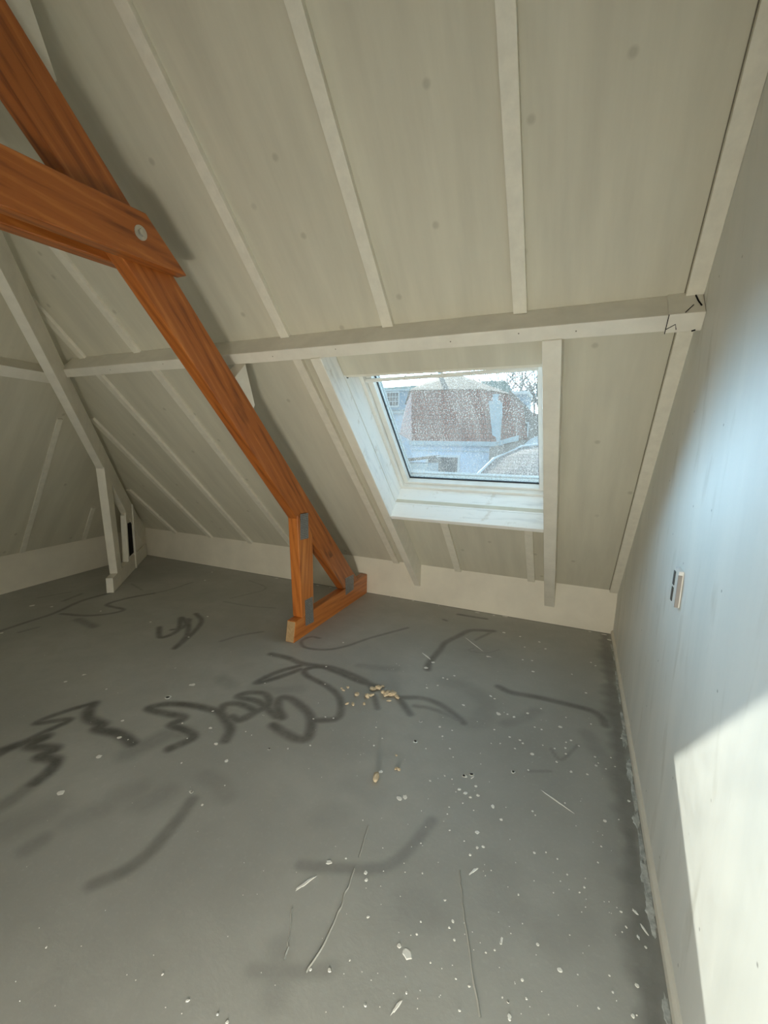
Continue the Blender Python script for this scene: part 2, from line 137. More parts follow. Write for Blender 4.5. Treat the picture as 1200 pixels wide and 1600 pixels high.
# ---------------------------------------------------------------- materials
class NT:
    def __init__(s, name):
        s.m = bpy.data.materials.new(name); s.m.use_nodes = True
        s.t = s.m.node_tree; s.t.nodes.clear()
        s.out = s.n('ShaderNodeOutputMaterial')
    def n(s, ty, **k):
        nd = s.t.nodes.new(ty)
        for a, b in k.items():
            if a in ('inputs',): continue
            setattr(nd, a, b)
        return nd
    def l(s, a, b): s.t.links.new(a, b)
    def val(s, nd, **k):
        for a, b in k.items(): nd.inputs[a.replace('_', ' ')].default_value = b
        return nd
    def coord(s, kind='Object', scale=(1, 1, 1), rot=(0, 0, 0)):
        c = s.n('ShaderNodeTexCoord'); m = s.n('ShaderNodeMapping')
        m.inputs['Scale'].default_value = scale; m.inputs['Rotation'].default_value = rot
        s.l(c.outputs[kind], m.inputs['Vector']); return m.outputs['Vector']
    def noise(s, vec, scale, detail=4, rough=.55, dist=0.0):
        nd = s.n('ShaderNodeTexNoise'); s.l(vec, nd.inputs['Vector'])
        s.val(nd, Scale=scale, Detail=detail, Roughness=rough, Distortion=dist); return nd.outputs['Fac']
    def ramp(s, fac, stops, interp='LINEAR'):
        r = s.n('ShaderNodeValToRGB'); r.color_ramp.interpolation = interp
        e = r.color_ramp.elements
        while len(e) < len(stops): e.new(0.5)
        for el, (p, c) in zip(e, stops):
            el.position = p; el.color = (c, c, c, 1) if not hasattr(c, '__len__') else (*c, 1)
        s.l(fac, r.inputs['Fac']); return r.outputs['Color']
    def mix(s, fac, a, b, mode='MIX'):
        m = s.n('ShaderNodeMix', data_type='RGBA', blend_type=mode)
        for sock, v in ((m.inputs['Factor'], fac), (m.inputs['A'], a), (m.inputs['B'], b)):
            pass
        ins = [i for i in m.inputs if i.enabled] if False else m.inputs
        def put(i, v):
            if hasattr(v, 'is_output') or hasattr(v, 'links'): s.l(v, i)
            elif hasattr(v, '__len__'): i.default_value = (*v, 1)
            else: i.default_value = v
        put(m.inputs[0], fac); put(m.inputs[6], a); put(m.inputs[7], b)
        return m.outputs[2]
    def math(s, op, a, b=None):
        m = s.n('ShaderNodeMath', operation=op)
        for i, v in ((0, a), (1, b)):
            if v is None: continue
            if hasattr(v, 'links'): s.l(v, m.inputs[i])
            else: m.inputs[i].default_value = v
        return m.outputs[0]
    def bsdf(s, color, rough=.5, bump=None, bstr=.2, bdist=.01, metal=0.0, spec=.5, coat=0.0):
        b = s.n('ShaderNodeBsdfPrincipled')
        if hasattr(color, 'links'): s.l(color, b.inputs['Base Color'])
        else: b.inputs['Base Color'].default_value = (*color, 1)
        if hasattr(rough, 'links'): s.l(rough, b.inputs['Roughness'])
        else: b.inputs['Roughness'].default_value = rough
        b.inputs['Metallic'].default_value = metal
        b.inputs['Specular IOR Level'].default_value = spec
        b.inputs['Coat Weight'].default_value = coat
        if bump is not None:
            n = s.n('ShaderNodeBump'); s.val(n, Strength=bstr, Distance=bdist); s.l(bump, n.inputs['Height'])
            s.l(n.outputs['Normal'], b.inputs['Normal'])
        s.l(b.outputs['BSDF'], s.out.inputs['Surface']); return b

def paint(name, col, var=.06, streak=(1, 1, 1), rough=.55, spots=0.0, scale=3.0, bump=.08):
    t = NT(name)
    v = t.coord('Object', streak)
    a = t.noise(v, scale, 5, .6)
    c2 = tuple(x*(1-var*2) for x in col)
    c = t.mix(t.ramp(a, [(.35, 0.0), (.65, 1.0)]), c2, col)
    if spots:
        vo = t.n('ShaderNodeTexVoronoi', voronoi_dimensions='2D')
        t.l(t.coord('Object'), vo.inputs['Vector']); t.val(vo, Scale=3.1, Randomness=1.0)
        d = t.ramp(vo.outputs['Distance'], [(.025, 1.0), (.060, 0.0)])
        pick = t.ramp(vo.outputs['Color'], [(.42, 1.0), (.46, 0.0)])
        c = t.mix(t.math('MULTIPLY', t.math('MULTIPLY', d, pick), spots), c, (.27, .25, .19))
    fine = t.noise(t.coord('Object'), 90, 3, .6)
    t.bsdf(c, rough, t.math('ADD', t.math('MULTIPLY', fine, .4), a), bump, .004)
    return t.m

M = {}
M['panel'] = paint('panel_paint', (.62, .595, .495), .06, (.3, 2.4, 2.4), .6, .4, 3.2)
M['batten'] = paint('batten_paint', (.76, .735, .645), .05, (6, 6, 6), .5)
M['beam'] = paint('beam_paint', (.76, .735, .655), .045, (3, 3, 3), .45)
M['truss_white'] = paint('truss_paint', (.76, .735, .65), .05, (3, 3, 3), .45)
M['knee'] = paint('knee_paint', (.76, .72, .62), .05, (1, 1, 1), .5)
M['plastic'] = paint('white_plastic', (.80, .81, .81), .01, (1, 1, 1), .3, bump=.0)
M['frame'] = paint('frame_lacquer', (.80, .80, .77), .03, (4, 4, 4), .35)

t = NT('gable_paint')           # right wall: pale blue-white plaster paint with scuffs
v = t.coord('Object', (1, 3.0, .55))
a = t.noise(v, 1.6, 5, .6)
c = t.mix(t.ramp(a, [(.3, 0.0), (.7, 1.0)]), (.70, .72, .70), (.79, .795, .765))
sc = t.noise(t.coord('Object', (1, 3.6, .9)), 2.6, 3, .55, .4)
c = t.mix(t.math('MULTIPLY', t.ramp(sc, [(.60, 0.0), (.75, 1.0)]), .38), c, (.46, .45, .39))
sxy = t.n('ShaderNodeSeparateXYZ'); t.l(t.coord('Object'), sxy.inputs[0]); cxy = t.n('ShaderNodeCombineXYZ'); t.l(sxy.outputs['Y'], cxy.inputs[0]); t.l(sxy.outputs['Z'], cxy.inputs[1])
vo = t.n('ShaderNodeTexVoronoi', voronoi_dimensions='2D'); t.l(cxy.outputs[0], vo.inputs['Vector']); t.val(vo, Scale=4.0)
sp = t.math('MULTIPLY', t.math('MULTIPLY', t.ramp(vo.outputs['Distance'], [(.010, 1.0), (.022, 0.0)]), t.ramp(vo.outputs['Color'], [(.40, 1.0), (.43, 0.0)])), .7)
c = t.mix(sp, c, (.2, .21, .2))
t.bsdf(c, .55, t.noise(t.coord('Object'), 14, 5, .6), .12, .004)
M['gable'] = t.m

def wood(name, base, dark, light, seedv):
    t = NT(name)
    co = t.n('ShaderNodeTexCoord'); mp = t.n('ShaderNodeMapping')
    mp.inputs['Location'].default_value = (seedv, seedv*.37, seedv*.71); mp.inputs['Scale'].default_value = (.55, 7, 7)
    t.l(co.outputs['Object'], mp.inputs['Vector']); v = mp.outputs['Vector']
    g = t.noise(v, 2.4, 6, .62, 1.1)
    w = t.n('ShaderNodeTexWave', wave_type='BANDS', bands_direction='DIAGONAL'); t.l(v, w.inputs['Vector'])
    t.val(w, Scale=1.6, Distortion=7.0, Detail=3.0)
    f = t.math('ADD', t.math('MULTIPLY', g, .75), t.math('MULTIPLY', w.outputs['Fac'], .25))
    c = t.ramp(f, [(.22, dark), (.45, base), (.58, base), (.8, light)])
    mk = t.n('ShaderNodeMapping'); mk.inputs['Scale'].default_value = (2.6, 6.5, 6.5); mk.inputs['Location'].default_value = (seedv, 0, seedv)
    t.l(co.outputs['Object'], mk.inputs['Vector'])
    vo = t.n('ShaderNodeTexVoronoi'); t.l(mk.outputs['Vector'], vo.inputs['Vector']); t.val(vo, Scale=1.0)
    kn = t.math('MULTIPLY', t.ramp(vo.outputs['Distance'], [(.10, 1.0), (.26, 0.0)]), t.ramp(vo.outputs['Color'], [(.36, 1.0), (.40, 0.0)]))
    c = t.mix(t.math('MULTIPLY', kn, .88), c, (.035, .012, .004))
    t.bsdf(c, .38, f, .12, .004, spec=.5, coat=.15)
    return t.m
M['pine'] = wood('varnished_pine', (.36, .105, .018), (.13, .03, .005), (.54, .19, .042), 0.0)
M['pine_post'] = wood('varnished_pine_post', (.48, .155, .03), (.24, .06, .01), (.64, .25, .06), 3.3)
M['dark_slope_boards'] = wood('bounce_cut_boards', (.22, .12, .055), (.12, .06, .025), (.30, .18, .09), 5.0)  # dark brown picked for the unseen slope to cut bounced light
t = NT('raw_end_grain')
a = t.noise(t.coord('Object', (1, 1, 1)), 60, 4, .6)
t.bsdf(t.mix(a, (.24, .14, .06), (.50, .36, .20)), .75, a, .2, .003); M['endgrain'] = t.m
t = NT('galvanised_plate')
v = t.coord('Object'); vo = t.n('ShaderNodeTexVoronoi'); t.l(v, vo.inputs['Vector']); t.val(vo, Scale=70.0, Randomness=.25)
hol = t.ramp(vo.outputs['Distance'], [(.24, 1.0), (.32, 0.0)])
a = t.noise(v, 25, 3)
t.bsdf(t.mix(t.math('MULTIPLY', hol, .85), t.mix(a, (.22, .23, .23), (.36, .37, .37)), (.05, .05, .05)), .5, hol, .5, .003, metal=.55); M['plate'] = t.m
t = NT('zinc_steel'); t.bsdf(t.mix(t.noise(t.coord('Object'), 40), (.45, .43, .38), (.68, .66, .6)), .35, metal=.8); M['steel'] = t.m
t = NT('black_void'); t.bsdf(t.mix(t.noise(t.coord('Object'), 20), (.006, .006, .008), (.012, .012, .016)), .8, spec=.1); M['black'] = t.m
t = NT('rubber_gasket'); t.bsdf(t.mix(t.noise(t.coord('Object'), 20), (.012, .014, .016), (.03, .03, .033)), .5); M['gasket'] = t.m
t = NT('worn_white_boards')     # lining boards of the window: worn white lacquer with grey grain and dirt
co = t.coord('Object', (1.5, 14, 14))
a = t.noise(co, 2.0, 5, .65, .6)
b = t.noise(t.coord('Object'), 9, 5, .7)
c = t.mix(t.ramp(a, [(.52, 0.0), (.72, .55)]), (.86, .865, .85), (.55, .57, .58))
c = t.mix(t.ramp(b, [(.60, 0.0), (.78, .6)]), c, (.45, .37, .27))
t.bsdf(c, .45, a, .12, .003); M['boards'] = t.m
t = NT('dark_joint'); t.bsdf(t.mix(t.noise(t.coord('Object'), 8), (.10, .09, .065), (.26, .24, .19)), .8); M['seam'] = t.m
# floor ---------------------------------------------------------------
t = NT('grey_floor_paint')
v = t.coord('Object')
a = t.noise(v, 1.1, 5, .6, .3); b = t.noise(v, 7.0, 5, .65, .5); f3 = t.noise(v, 55, 4, .6)
c = t.mix(t.ramp(a, [(.3, 0.0), (.7, 1.0)]), (.33, .333, .312), (.44, .443, .42))
c = t.mix(t.math('MULTIPLY', t.ramp(b, [(.40, 0.0), (.68, 1.0)]), .35), c, (.34, .345, .33))
c = t.mix(t.math('MULTIPLY', t.ramp(f3, [(.55, 0.0), (.75, 1.0)]), .22), c, (.52, .52, .5))
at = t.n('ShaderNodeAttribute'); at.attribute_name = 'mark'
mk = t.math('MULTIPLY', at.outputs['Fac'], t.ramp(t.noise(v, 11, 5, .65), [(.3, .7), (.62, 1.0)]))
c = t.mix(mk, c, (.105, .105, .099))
rg = t.math('SUBTRACT', t.math('ADD', .40, t.math('MULTIPLY', b, .22)), t.math('MULTIPLY', mk, .08))
h = t.math('ADD', t.math('MULTIPLY', b, 1.0), t.math('MULTIPLY', f3, .35))
h = t.math('SUBTRACT', h, t.math('MULTIPLY', mk, .25))
t.bsdf(c, rg, h, .16, .006, spec=.45); M['floor'] = t.m
t = NT('white_paint_drops'); t.bsdf(t.mix(t.noise(t.coord('Object'), 35, 3), (.74, .74, .72), (.90, .90, .87)), .45); M['drops'] = t.m
t = NT('filler_residue'); t.bsdf(t.mix(t.ramp(t.noise(t.coord('Object'), 22, 5, .7), [(.35, 0.0), (.65, 1.0)]), (.30, .32, .32), (.66, .69, .68)), .7, t.noise(t.coord('Object'), 40), .3, .004); M['filler'] = t.m
t = NT('beige_plaster'); t.bsdf(t.mix(t.noise(t.coord('Object'), 60, 4), (.42, .32, .20), (.74, .63, .47)), .85, t.noise(t.coord('Object'), 120), .3, .002); M['crumb'] = t.m

# dirty glass ----------------------------------------------------------
t = NT('dirty_glass')
v = t.coord('Object')
fl = []
for sc_, lo, hi in ((110, .20, .30), (55, .13, .20)):
    vo = t.n('ShaderNodeTexVoronoi', voronoi_dimensions='2D'); t.l(v, vo.inputs['Vector']); t.val(vo, Scale=float(sc_), Randomness=1.0)
    fl.append(t.ramp(vo.outputs['Distance'], [(lo, 1.0), (hi, 0.0)]))
pick = t.ramp(t.noise(v, 95, 2, .5), [(.50, 0.0), (.58, 1.0)])
patchy = t.ramp(t.noise(t.coord('Object', (1, .6, 1)), 2.6, 4, .6, .4), [(.36, .25), (.62, 1.0)])
sp = t.math('MULTIPLY', t.math('MULTIPLY', t.math('MAXIMUM', fl[0], fl[1]), pick), patchy)
film = t.math('MULTIPLY', t.ramp(t.noise(t.coord('Object', (5, .7, 1)), 3.0, 5, .65), [(.3, .07), (.75, .23)]), 1.0)
cov = t.math('MINIMUM', t.math('ADD', t.math('MULTIPLY', sp, .9), film), .92)
tr = t.n('ShaderNodeBsdfTransparent'); tr.inputs['Color'].default_value = (.90, .93, .93, 1)
gl = t.n('ShaderNodeBsdfGlossy'); gl.inputs['Roughness'].default_value = .02
cl = t.n('ShaderNodeMixShader'); cl.inputs[0].default_value = .03; t.l(tr.outputs[0], cl.inputs[1]); t.l(gl.outputs[0], cl.inputs[2])
df = t.n('ShaderNodeBsdfDiffuse'); df.inputs['Color'].default_value = (.62, .62, .60, 1)
tl = t.n('ShaderNodeBsdfTranslucent'); tl.inputs['Color'].default_value = (.80, .80, .80, 1)
dd = t.n('ShaderNodeMixShader'); dd.inputs[0].default_value = .10; t.l(df.outputs[0], dd.inputs[1]); t.l(tl.outputs[0], dd.inputs[2])
mx = t.n('ShaderNodeMixShader'); t.l(cov, mx.inputs[0]); t.l(cl.outputs[0], mx.inputs[1]); t.l(dd.outputs[0], mx.inputs[2])
t.l(mx.outputs[0], t.out.inputs['Surface']); M['glass'] = t.m
t = NT('clear_glass')
tr = t.n('ShaderNodeBsdfTransparent'); gl = t.n('ShaderNodeBsdfGlossy'); gl.inputs['Roughness'].default_value = .02
mx = t.n('ShaderNodeMixShader'); mx.inputs[0].default_value = .06; t.l(tr.outputs[0], mx.inputs[1]); t.l(gl.outputs[0], mx.inputs[2])
t.l(mx.outputs[0], t.out.inputs['Surface']); M['clear'] = t.m

def flat(name, a, b, scale=3.0, rough=.7, streak=(1, 1, 1)):
    t = NT(name); t.bsdf(t.mix(t.noise(t.coord('Object', streak), scale, 5, .6), a, b), rough, spec=.15); return t.m
def tiles(name, a, b, mort, sx, sy, rot=(0, 0, 0)):
    t = NT(name)
    co = t.n('ShaderNodeTexCoord'); mp = t.n('ShaderNodeMapping'); t.l(co.outputs['Object'], mp.inputs['Vector'])
    cx = t.n('ShaderNodeSeparateXYZ'); t.l(mp.outputs['Vector'], cx.inputs[0])
    cb = t.n('ShaderNodeCombineXYZ'); t.l(t.math('ADD', cx.outputs['X'], t.math('MULTIPLY', cx.outputs['Y'], .35)), cb.inputs[0]); t.l(cx.outputs['Z'], cb.inputs[1])
    br = t.n('ShaderNodeTexBrick'); t.l(cb.outputs[0], br.inputs['Vector'])
    br.inputs['Color1'].default_value = (*a, 1); br.inputs['Color2'].default_value = (*b, 1); br.inputs['Mortar'].default_value = (*mort, 1)
    t.val(br, Scale=1.0); br.inputs['Mortar Size'].default_value = .03; br.inputs['Brick Width'].default_value = sx; br.inputs['Row Height'].default_value = sy
    nz = t.noise(t.coord('Object'), .8, 4)
    c = t.mix(t.math('MULTIPLY', nz, .5), br.outputs['Color'], (.30, .24, .2))
    t.bsdf(c, .85, spec=.12); return t.m
M['redtile'] = tiles('red_clay_tiles', (.36, .10, .06), (.30, .08, .05), (.12, .045, .035), .3, .36)
M['browntile'] = tiles('weathered_brown_tiles', (.24, .17, .13), (.20, .14, .11), (.09, .065, .055), .3, .36)
M['greytile'] = tiles('grey_roof_tiles', (.24, .20, .20), (.19, .165, .17), (.08, .07, .075), .24, .13)
M['greentile'] = flat('mossy_roof', (.16, .20, .16), (.25, .29, .25))
M['render'] = flat('white_render', (.60, .69, .86), (.68, .76, .90), 1.0)
M['bluewall'] = flat('blue_grey_cladding', (.26, .36, .46), (.33, .43, .53), 2.0)
M['whitewood'] = flat('white_painted_wood', (.68, .70, .72), (.8, .81, .82))
M['zinc'] = flat('pale_zinc', (.45, .52, .56), (.58, .64, .68))
M['brick'] = tiles('brown_brick', (.22, .12, .09), (.17, .09, .07), (.3, .27, .24), .24, .08)
M['darkwin'] = flat('dark_window', (.07, .07, .08), (.13, .12, .12))
M['bark'] = flat('grey_bark', (.10, .085, .07), (.17, .15, .13), 6)
M['lawn'] = flat('garden_ground', (.10, .13, .06), (.18, .17, .12), .4)
M['shedroof'] = flat('brown_felt_roof', (.17, .12, .09), (.24, .18, .14))
M['conc'] = flat('grey_concrete', (.3, .3, .29), (.4, .4, .38))

# ---------------------------------------------------------------- the setting
FX = [i*-.012 for i in range(486)][::-1]
FXS = sorted(set([-6.3] + [round(x, 4) for x in FX] + [.12]))
FYS = sorted(set([round(-8.55+.5*i, 3) for i in range(10)] + [round(-3.7+.012*i, 4) for i in range(310)] + [.1]))
X, Y = np.meshgrid(np.array(FXS), np.array(FYS))
shape = X.shape
def seg_field(pts, w):
    d = np.full(shape, 9.0)
    P = np.array(pts)
    x0, x1 = P[:, 0].min()-.2, P[:, 0].max()+.2; y0, y1 = P[:, 1].min()-.2, P[:, 1].max()+.2
    ix = np.where((np.array(FXS) > x0) & (np.array(FXS) < x1))[0]; iy = np.where((np.array(FYS) > y0) & (np.array(FYS) < y1))[0]
    if len(ix) == 0 or len(iy) == 0: return d
    sl = (slice(iy[0], iy[-1]+1), slice(ix[0], ix[-1]+1)); x = X[sl]; y = Y[sl]; best = np.full(x.shape, 9.0)
    for a, b in zip(P[:-1], P[1:]):
        e = b-a; L = e@e+1e-9
        u = np.clip(((x-a[0])*e[0]+(y-a[1])*e[1])/L, 0, 1)
        best = np.minimum(best, np.hypot(x-a[0]-u*e[0], y-a[1]-u*e[1]))
    d[sl] = best; return d
def smooth_path(P, n=6):        # Catmull-Rom through the points
    P = [np.array(p) for p in P]
    if len(P) < 3: return P
    Q = [2*P[0]-P[1]]+P+[2*P[-1]-P[-2]]; out = []
    for i in range(1, len(Q)-2):
        for k in range(n):
            u = k/n
            out.append(.5*((2*Q[i])+(-Q[i-1]+Q[i+1])*u+(2*Q[i-1]-5*Q[i]+4*Q[i+1]-Q[i+2])*u*u+(-Q[i-1]+3*Q[i]-3*Q[i+1]+Q[i+2])*u**3))
    return out+[P[-1]]
mark = np.zeros(shape)
for st in STROKES:
    w, al, pts = st[0], st[1], smooth_path(st[2:])
    if al > .55 and w < .05: w, al = w*1.25, min(1.0, al*1.08)
    elif w >= .05: al *= .75
    d = seg_field(pts, w)
    m = al*np.clip(1-np.clip((d-w*.35)/(w*.75), 0, 1), 0, 1)
    mark = np.maximum(mark, m)
wob = .02*np.sin(X*3+Y*9)+.015*np.sin(Y*23)+.012*np.sin(Y*57)
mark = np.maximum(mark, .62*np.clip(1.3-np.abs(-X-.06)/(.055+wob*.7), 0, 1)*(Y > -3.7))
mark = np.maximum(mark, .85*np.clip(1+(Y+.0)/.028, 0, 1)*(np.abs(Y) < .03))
mark = np.maximum(mark, .25*np.clip(1-np.hypot((X+.95)/.45, (Y+.85)/.3), 0, 1))
ny, nx = shape
verts = np.stack([X.ravel(), Y.ravel(), np.zeros(X.size)], 1)
ii, jj = np.meshgrid(np.arange(ny-1), np.arange(nx-1), indexing='ij')
q = np.stack([ii*nx+jj, ii*nx+jj+1, (ii+1)*nx+jj+1, (ii+1)*nx+jj], -1).reshape(-1, 4)
fv, ff, fm = [tuple(v) for v in verts.tolist()], q.tolist(), [0]*len(q)
def blob(x, y, r, asp=1.0, ang=0.0, n=9, mat=1, h=.0012, rough=.22):
    b = len(fv); pr = []
    ca, sa = math.cos(ang), math.sin(ang)
    for i in range(n):
        a = 2*math.pi*i/n; rr = r*(1+random.uniform(-rough, rough))
        px, py = rr*math.cos(a)*asp, rr*math.sin(a)
        pr.append((x+px*ca-py*sa, y+px*sa+py*ca))
    for px, py in pr: fv.append((px, py, .0002))
    for px, py in pr: fv.append((x+(px-x)*.8, y+(py-y)*.8, h))
    for i in range(n):
        ff.append([b+i, b+(i+1) % n, b+n+(i+1) % n, b+n+i]); fm.append(mat)
    ff.append([b+n+i for i in range(n)]); fm.append(mat)
for x, y, r in SPECKS:
    if x > -.01 or y > -.01: continue
    blob(x, y, r, random.uniform(.8, 1.35), random.uniform(0, 3.14), 7 if r < .006 else 11)
for x0, y0, x1, y1, w in STREAKS:
    L = math.hypot(x1-x0, y1-y0); blob((x0+x1)/2, (y0+y1)/2, w*.5, L/w, math.atan2(y1-y0, x1-x0), 14, rough=.3)
for cr in CRACKS:               # raised seams in the floor paint
    P = smooth_path(cr, 5); b = len(fv)
    for i, p in enumerate(P):
        d = P[min(i+1, len(P)-1)]-P[max(i-1, 0)]; d = d/np.hypot(*d); nrm = np.array((-d[1], d[0])); jt = random.uniform(-.0025, .0025)
        for k_, z in ((-.0035, .0), (0.0, .0028), (.0035, .0)): fv.append((p[0]+nrm[0]*(k_+jt), p[1]+nrm[1]*(k_+jt), z+.0002))
    for i in range(len(P)-1):
        for k_ in (0, 1): ff.append([b+3*i+k_, b+3*i+k_+1, b+3*i+k_+4, b+3*i+k_+3]); fm.append(0)
y = -.05
while y > -3.6:                 # smeared filler along the gable wall
    L = random.uniform(.08, .3); w = random.uniform(.004, .009) if y > -1.2 else random.uniform(.008, .014)
    if random.random() < (.55 if y > -1.2 else .95):
        blob(-w-.016, y-L/2, w, L/2/w, math.pi/2+random.uniform(-.02, .02), 26, 2, .0015, .3)
    y -= L*random.uniform(.7, 1.0)
x = -3.6
while x < -.05:                 # flakes along the back knee wall
    if random.random() < .45: blob(x, -random.uniform(.015, .05), random.uniform(.004, .009), random.uniform(1, 4), random.uniform(-.15, .15), 9, 1)
    x += random.uniform(.05, .16)
me = bpy.data.meshes.new('floor')
me.from_pydata(fv, [], ff); me.update()
for m_ in ('floor', 'drops', 'filler'): me.materials.append(M[m_])
me.polygons.foreach_set('material_index', fm)
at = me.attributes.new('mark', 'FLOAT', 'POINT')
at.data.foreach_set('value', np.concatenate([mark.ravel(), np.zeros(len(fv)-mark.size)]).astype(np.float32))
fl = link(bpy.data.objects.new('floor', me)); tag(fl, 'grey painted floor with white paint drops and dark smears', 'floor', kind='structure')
MB().box(-6.5, .3, -8.7, .3, -.2, -.003).build('floor', M['conc'])['kind'] = 'structure'

def structure(o, label=None, cat=None): return tag(o, label, cat, kind='structure')
# knee walls
o = MB().prism([(-5.9, 0, 0), (.05, 0, 0), (.05, 0, K), (-5.9, 0, K)], (0, .1, 0)).build('wall_back', M['knee'], bevel=.0); structure(o, 'low cream knee wall under the skylight slope', 'wall')
a0 = V((-5.755, .0, 0)); a1 = a0+LDIR*8.6
o = MB().prism([a0, a1, a1+V((0, 0, K+.0)), a0+V((0, 0, K+.0))], V((-.1, -.014, 0))).build('wall_left', M['knee']); structure(o, 'low cream knee wall on the left', 'wall')
o = MB().box(-6.2, .1, YP-.1, YP, 0, ZR+.1).build('wall_bounce', M['plastic']); structure(o)  # unseen wall added to close the room and bounce light
zt = ZR+.05
gp = [(wx(0), .12, 0), (wx(0), YB-.12, 0), (wx(K), YB-.12, K+.0), (wx(ZR), YR, zt), (wx(K), .12, K)]
o = MB().prism(gp, (.12, 0, 0)).build('wall_right', M['gable']); structure(o, 'tall pale gable wall on the right with a sunlit patch', 'wall')
# main slope with the window opening
WX0, WX1, WT0, WT1 = -1.735, -.56, 1.0, 2.24
AP = LA+HIP*4.2
mb = MB()
th = V((0, S, C))*.03
def sp_poly(l): mb.prism([SP(*p) for p in l], th)
sp_poly([(-5.76, 0), (WX0, 0), (WX0, TR), (AP.x, TR)]); sp_poly([(WX0, 0), (WX1, 0), (WX1, WT0), (WX0, WT0)])
sp_poly([(WX0, WT1), (WX1, WT1), (WX1, TR), (WX0, TR)]); sp_poly([(WX1, 0), (.09, 0), (.09, TR), (WX1, TR)])
o = mb.build('ceiling', M['panel'], xdir=V((0, -C, S)), up=V((0, S, C)), origin=SP(-2, 2.5)); structure(o, 'white painted sloping ceiling boards with battens', 'ceiling')
b0 = LA+LDIR*(8.4/abs(LDIR.y))
o = MB().prism([LA, b0, AP], -LN*.03).build('ceiling', M['panel'], xdir=LUP, up=-LN); structure(o, 'hipped sloping ceiling on the left', 'ceiling')
# opposite slope behind the camera, unseen; boards made dark to cut bounced light
def OP(x, t, o=0.0): return V((x, YB+t*C+o*S, K+t*S-o*C))
mb = MB(); th2 = V((0, -S, C))*.03
mb.prism([OP(b0.x, 0), OP(.09, 0), OP(.09, TR), OP(AP.x, TR)], th2)
o = mb.build('ceiling', M['dark_slope_boards'], xdir=V((0, C, S)), up=V((0, -S, C)), origin=OP(-2, 2.5)); structure(o)
# skirting bead and corner strip on the gable side
mb = MB().prism([(-.016, .0, 0), (wx(.03)+.004, .0, 0), (wx(.03)+.004, .0, .036), (-.006, 0, .034), (-.014, 0, .026)], (0, -8.3, 0))
o = mb.build('baseboard_right', M['beam'], bevel=.002); structure(o)
mb = MB().hexa([SP(.0, 0.02, 0), SP(.06, .02, 0), SP(.09, 5.8, 0), SP(.06, 5.8, 0)], [SP(.004, 0.02, .012), SP(.06, .02, .012), SP(.09, 5.8, .012), SP(.064, 5.8, .012)])
o = mb.build('trim_1', M['batten']); structure(o)

# ---------------------------------------------------------------- purlins, rafters, battens
pur = MB().sbox(-4.06, wx(2.1)-.012, 2.465, 2.535, 0, .15)
o = PUR = pur.build('purlin', M['beam'], xdir=(1, 0, 0), bevel=.004); tag(o, 'long white horizontal roof beam running above the skylight', 'beam')
mb = MB().sbox(-.085, wx(2.1)-.002, 2.46, 2.54, .0, .155)
o = mb.build('beam_end_block', M['beam'], bevel=.003); tag(o, 'white patched end block where the long beam meets the right wall', 'block'); EB = o
def crackline(pts, r=.0016): MB().tube(pts, r, 5).build('crack', M['black'], EB)
crackline([SP(-.086, 2.458, .156), SP(-.084, 2.541, .1555)]); crackline([SP(-.084, 2.478, .156), SP(-.055, 2.497, .156), SP(-.049, 2.474, .156)])
crackline([SP(.012, 2.541, .03), SP(.018, 2.541, .075), SP(.026, 2.541, .11)], .003); crackline([SP(.005, 2.462, .156), SP(.018, 2.466, .156)], .003); crackline([SP(-.03, 2.541, .15), SP(.0, 2.541, .10)])
def lbox(mb, a0, a1, u0, u1, o0, o1):
    return mb.sbox(a0, a1, u0, u1, o0, o1, P=LP)
o = lbox(MB(), 1.98, 4.6, 2.015, 2.10, 0, .14).build('purlin', M['beam'], xdir=LDIR, bevel=.004); tag(o, 'white horizontal roof beam on the left hipped slope', 'beam')
for nm, xs, lab in (('rafter', (-1.80, -1.735), 'white sloping rafter along the left side of the skylight'), ('rafter', (-.56, -.475), 'white sloping rafter along the right side of the skylight')):
    x0, x1 = xs; D = .16; tb = D*S/C   # plumb-cut foot against the knee wall
    A = [SP(x0, 0, 0), SP(x0, -tb, D), SP(x0, 2.47, D), SP(x0, 2.47, 0)]
    o = MB().hexa(A, [p+V((x1-x0, 0, 0)) for p in A]).build(nm, M['beam'], xdir=V((0, -C, S)), up=V((0, S, C)), bevel=.003)
    tag(o, lab, 'rafter', 'rafters beside the skylight')
def tmax(x): return max(.1, (x+5.71)/.82/C)
GB = 'ceiling cover battens'
def batten(x, t0, t1, lab, w=.062, h=.026, x2=None):
    x2 = x if x2 is None else x2
    A = [SP(x, t0, 0), SP(x+w, t0, 0), SP(x2+w, t1, 0), SP(x2, t1, 0)]
    B = [SP(x, t0, h), SP(x+w, t0, h), SP(x2+w, t1, h), SP(x2, t1, h)]
    o = MB().hexa(A, B).build('batten', M['batten'], xdir=V((0, -C, S)), up=V((0, S, C)), bevel=.002)
    tag(o, lab, 'batten', GB)
    A = [SP(x-.0035, t0, 0), SP(x+.001, t0, 0), SP(x2+.001, t1, 0), SP(x2-.0035, t1, 0)]
    B = [SP(x-.0035, t0, .0015), SP(x+.001, t0, .0015), SP(x2+.001, t1, .0015), SP(x2-.0035, t1, .0015)]
    MB().hexa(A, B).build('seam', M['seam'], o); return o
U = [(-2.038, 'white ceiling batten above the long beam, nearest right of the orange truss'),
     (-1.375, 'white ceiling batten meeting the long beam above the skylight left half'),
     (-.70, 'white ceiling batten meeting the long beam above the skylight right half'),
     (-3.325, 'white ceiling batten above the long beam, just left of the orange truss'),
     (-3.94, 'short white ceiling batten above the long beam, close to the white hip rafter')]
for x, lab in U: batten(x, 2.537, min(5.85, tmax(x)-.03), lab)
